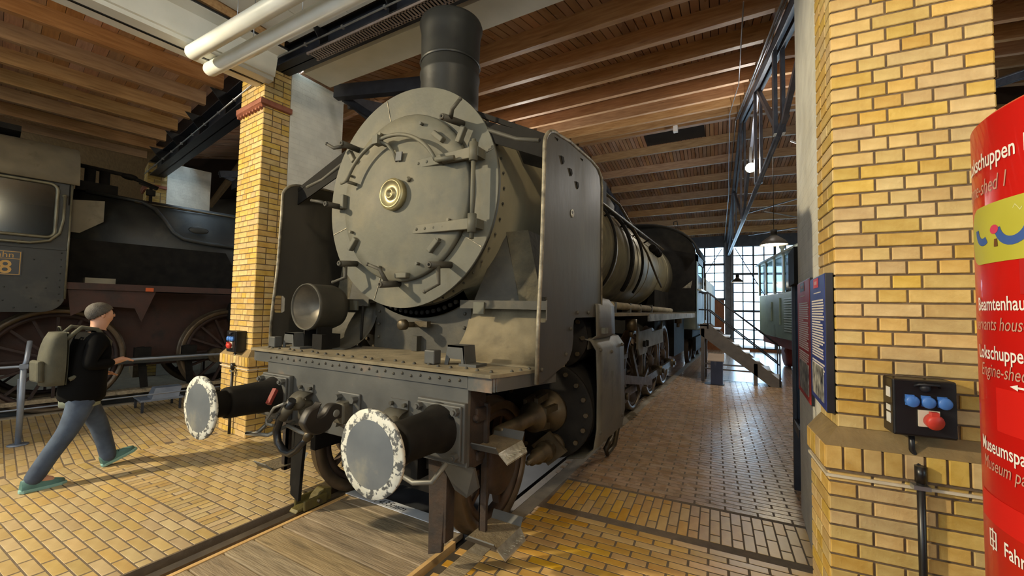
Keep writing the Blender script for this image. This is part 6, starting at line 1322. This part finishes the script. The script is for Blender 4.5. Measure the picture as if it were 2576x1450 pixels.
J_ = {'hem': ((0, -0.01, 0.68), (0.225, 0.195)), 'pel': ((0, -0.01, 0.86), (0.225, 0.185)), 'wai': ((0, 0.01, 1.08), (0.205, 0.165)), 'che': ((0, 0.03, 1.25), (0.215, 0.17)), 'nec0': ((0, 0.045, 1.40), (0.075, 0.075)), 'nec': ((0, 0.06, 1.43), 0.068), 'shR': ((0.165, 0.03, 1.34), 0.085), 'elR': ((0.23, -0.06, 1.10), 0.065), 'wrR': ((0.175, 0.16, 1.115), 0.046), 'shL': ((-0.165, 0.03, 1.34), 0.085), 'elL': ((-0.235, -0.03, 1.09), 0.065), 'wrL': ((-0.205, 0.165, 0.985), 0.046)}
skin('jacket', [['hem', 'pel', 'wai', 'che', 'nec0', 'nec'], ['che', 'shR', 'elR', 'wrR'], ['che', 'shL', 'elL', 'wrL']], J_, M_JKT, pe)
T_ = {'pel': ((0, -0.02, 0.96), (0.18, 0.15)), 'cro': ((0, -0.01, 0.84), (0.17, 0.14)), 'hiR': ((0.095, -0.035, 0.74), 0.115), 'knR': ((0.098, -0.12, 0.49), 0.085), 'caR': ((0.095, -0.24, 0.28), 0.075), 'anR': ((0.09, -0.355, 0.05), 0.074), 'hiL': ((-0.095, 0.03, 0.74), 0.115), 'knL': ((-0.092, 0.16, 0.48), 0.085), 'caL': ((-0.09, 0.225, 0.26), 0.075), 'anL': ((-0.085, 0.275, 0.04), 0.072)}
skin('jeans', [['pel', 'cro'], ['cro', 'hiR', 'knR', 'caR', 'anR'], ['cro', 'hiL', 'knL', 'caL', 'anL']], T_, M_JEAN, pe)
b = MB(); b.lathe((0, -0.02, 0.70), (0, 0, 1), [(0, 0.175), (0.14, 0.18)], 24, caps=False); b.v = [(x, (y + 0.02) * 0.80 - 0.02, z) for x, y, z in b.v]; b.build('shirt_hem', mat('grey_green_shirt', (122, 132, 122), (136, 146, 136), 8, 0.85), pe, solid=0.006)
for nm, A, ang in (('R', (0.09, -0.37, 0.0), -2), ('L', (-0.085, 0.255, 0.015), 20)):
    M = Matrix.Translation(A) @ Matrix.Rotation(rad(ang), 4, 'X')
    sh = empty('shoe', A, 0); sh.parent = pe; sh.rotation_euler = (rad(ang), 0, 0)
    b = MB(); prof = [(-0.045, -0.02), (-0.05, 0.05), (-0.055, 0.15), (-0.05, 0.22), (-0.02, 0.265), (0.02, 0.265), (0.05, 0.22), (0.052, 0.15), (0.045, 0.05), (0.042, -0.02), (0.02, -0.045), (-0.02, -0.045)]
    b.prism([(x, y, 0.0) for x, y in prof], (0, 0, 0.032)); b.build('sole', mat('pale_teal_sole', (118, 158, 150), (130, 170, 162), 6, 0.6), sh, bevel=0.008)
    b = MB(); secs = [(-0.035, 0.034, 0.085), (0.02, 0.040, 0.095), (0.08, 0.043, 0.085), (0.14, 0.047, 0.062), (0.20, 0.044, 0.045), (0.245, 0.028, 0.03)]
    g = [[(w * math.cos(rad(a)), y, 0.028 + h * math.sin(rad(a))) for a in range(0, 181, 20)] for y, w, h in secs]; b.sheet(g); b.add(g[0], [tuple(range(len(g[0])))]); b.add(g[-1], [tuple(range(len(g[-1])))]); b.build('upper', M_SHOE, sh)
    b = MB()
    for i in range(4): b.bar((-0.028, 0.05 + i * 0.022, 0.118 - i * 0.010), (0.028, 0.05 + i * 0.022, 0.118 - i * 0.010), 0.006, 0.006)
    b.build('laces', M_JKT, sh)
b = MB(); b.ball((0, 0.082, 1.618), 0.094, 36, 26, (0.92, 1.12, 1.05))
b.f = [f for f in b.f if sum(b.v[i][2] for i in f) / len(f) > 1.605 + 0.75 * min(0.06, max(-0.085, sum(b.v[i][1] for i in f) / len(f) - 0.09))]; b.sm = [True] * len(b.f); b.build('hair', M_HAIR, pe, solid=0.012)
b = MB(); b.ball((0, 0.10, 1.585), 0.088, 18, 14, (0.86, 1.05, 1.22)); b.build('face', M_SKIN, pe)
b = MB(); b.prism([(-0.012, 0.185, 1.58), (0.012, 0.185, 1.58), (0, 0.188, 1.615)], (0, 0.022, -0.01)); b.build('nose', M_SKIN, pe, bevel=0.006)
for s in (-1, 1):
    b = MB(); b.ball((s * 0.03, 0.178, 1.608), 0.012, 10, 8); b.build('eye', mat('eye_dark', (60, 50, 46), (60, 50, 46), 3, 0.3), pe)
    b = MB(); b.ball((s * 0.076, 0.085, 1.59), 0.03, 10, 8, (0.35, 0.6, 1.0)); b.build('ear', M_SKIN, pe)
b = MB(); b.ball((0, 0.182, 1.545), 0.022, 10, 6, (1, 0.35, 0.3)); b.build('mouth', mat('lips', (160, 96, 88), (160, 96, 88), 3, 0.5), pe)
bp = empty('backpack', (-3.22, 0.0, 0), rad(4), 'olive-grey backpack worn on the back of the walking person', 'backpack')
b = MB(); secs = []
for t in range(9):
    z = 0.93 + 0.50 * t / 8; w = 0.14 * (1 - 0.25 * (abs(t - 3.5) / 4.5) ** 3); d = 0.11 * math.sqrt(max(0.06, 1 - ((t - 3) / 5.6) ** 2)) + 0.03
    secs.append([(w * math.copysign(abs(math.cos(rad(a))) ** 0.6, math.cos(rad(a))), -0.15 - d * max(0, math.copysign(abs(math.sin(rad(a))) ** 0.6, math.sin(rad(a)))), z) for a in range(0, 181, 15)])
b.sheet(secs); b.add(secs[0], [tuple(range(len(secs[0])))]); b.add(secs[-1], [tuple(range(len(secs[-1])))]); g = [[(q[0], -0.135, q[2]) for q in (s_[0], s_[-1])] for s_ in secs]; b.sheet(g); b.build('pack', M_PACK, bp)
b = MB(); b.prism([(-0.10, -0.27, 0.97), (0.10, -0.27, 0.97), (0.10, -0.28, 1.17), (-0.10, -0.28, 1.17)], (0, -0.05, 0)); b.build('front_pocket', M_PACK, bp, bevel=0.02)
for s in (-1, 1): b = MB(); b.tube([(s * 0.10, -0.15, 1.36), (s * 0.115, -0.05, 1.475), (s * 0.12, 0.06, 1.45), (s * 0.125, 0.165, 1.32), (s * 0.14, 0.12, 1.10), (s * 0.13, -0.12, 0.98)], 0.02, 8); b.build('shoulder_strap', M_PACK, bp)
b = MB(); b.tube([(-0.03, -0.16, 1.44), (-0.02, -0.17, 1.48), (0.02, -0.17, 1.48), (0.03, -0.16, 1.44)], 0.008, 6); b.build('carry_loop', M_PACK, bp)
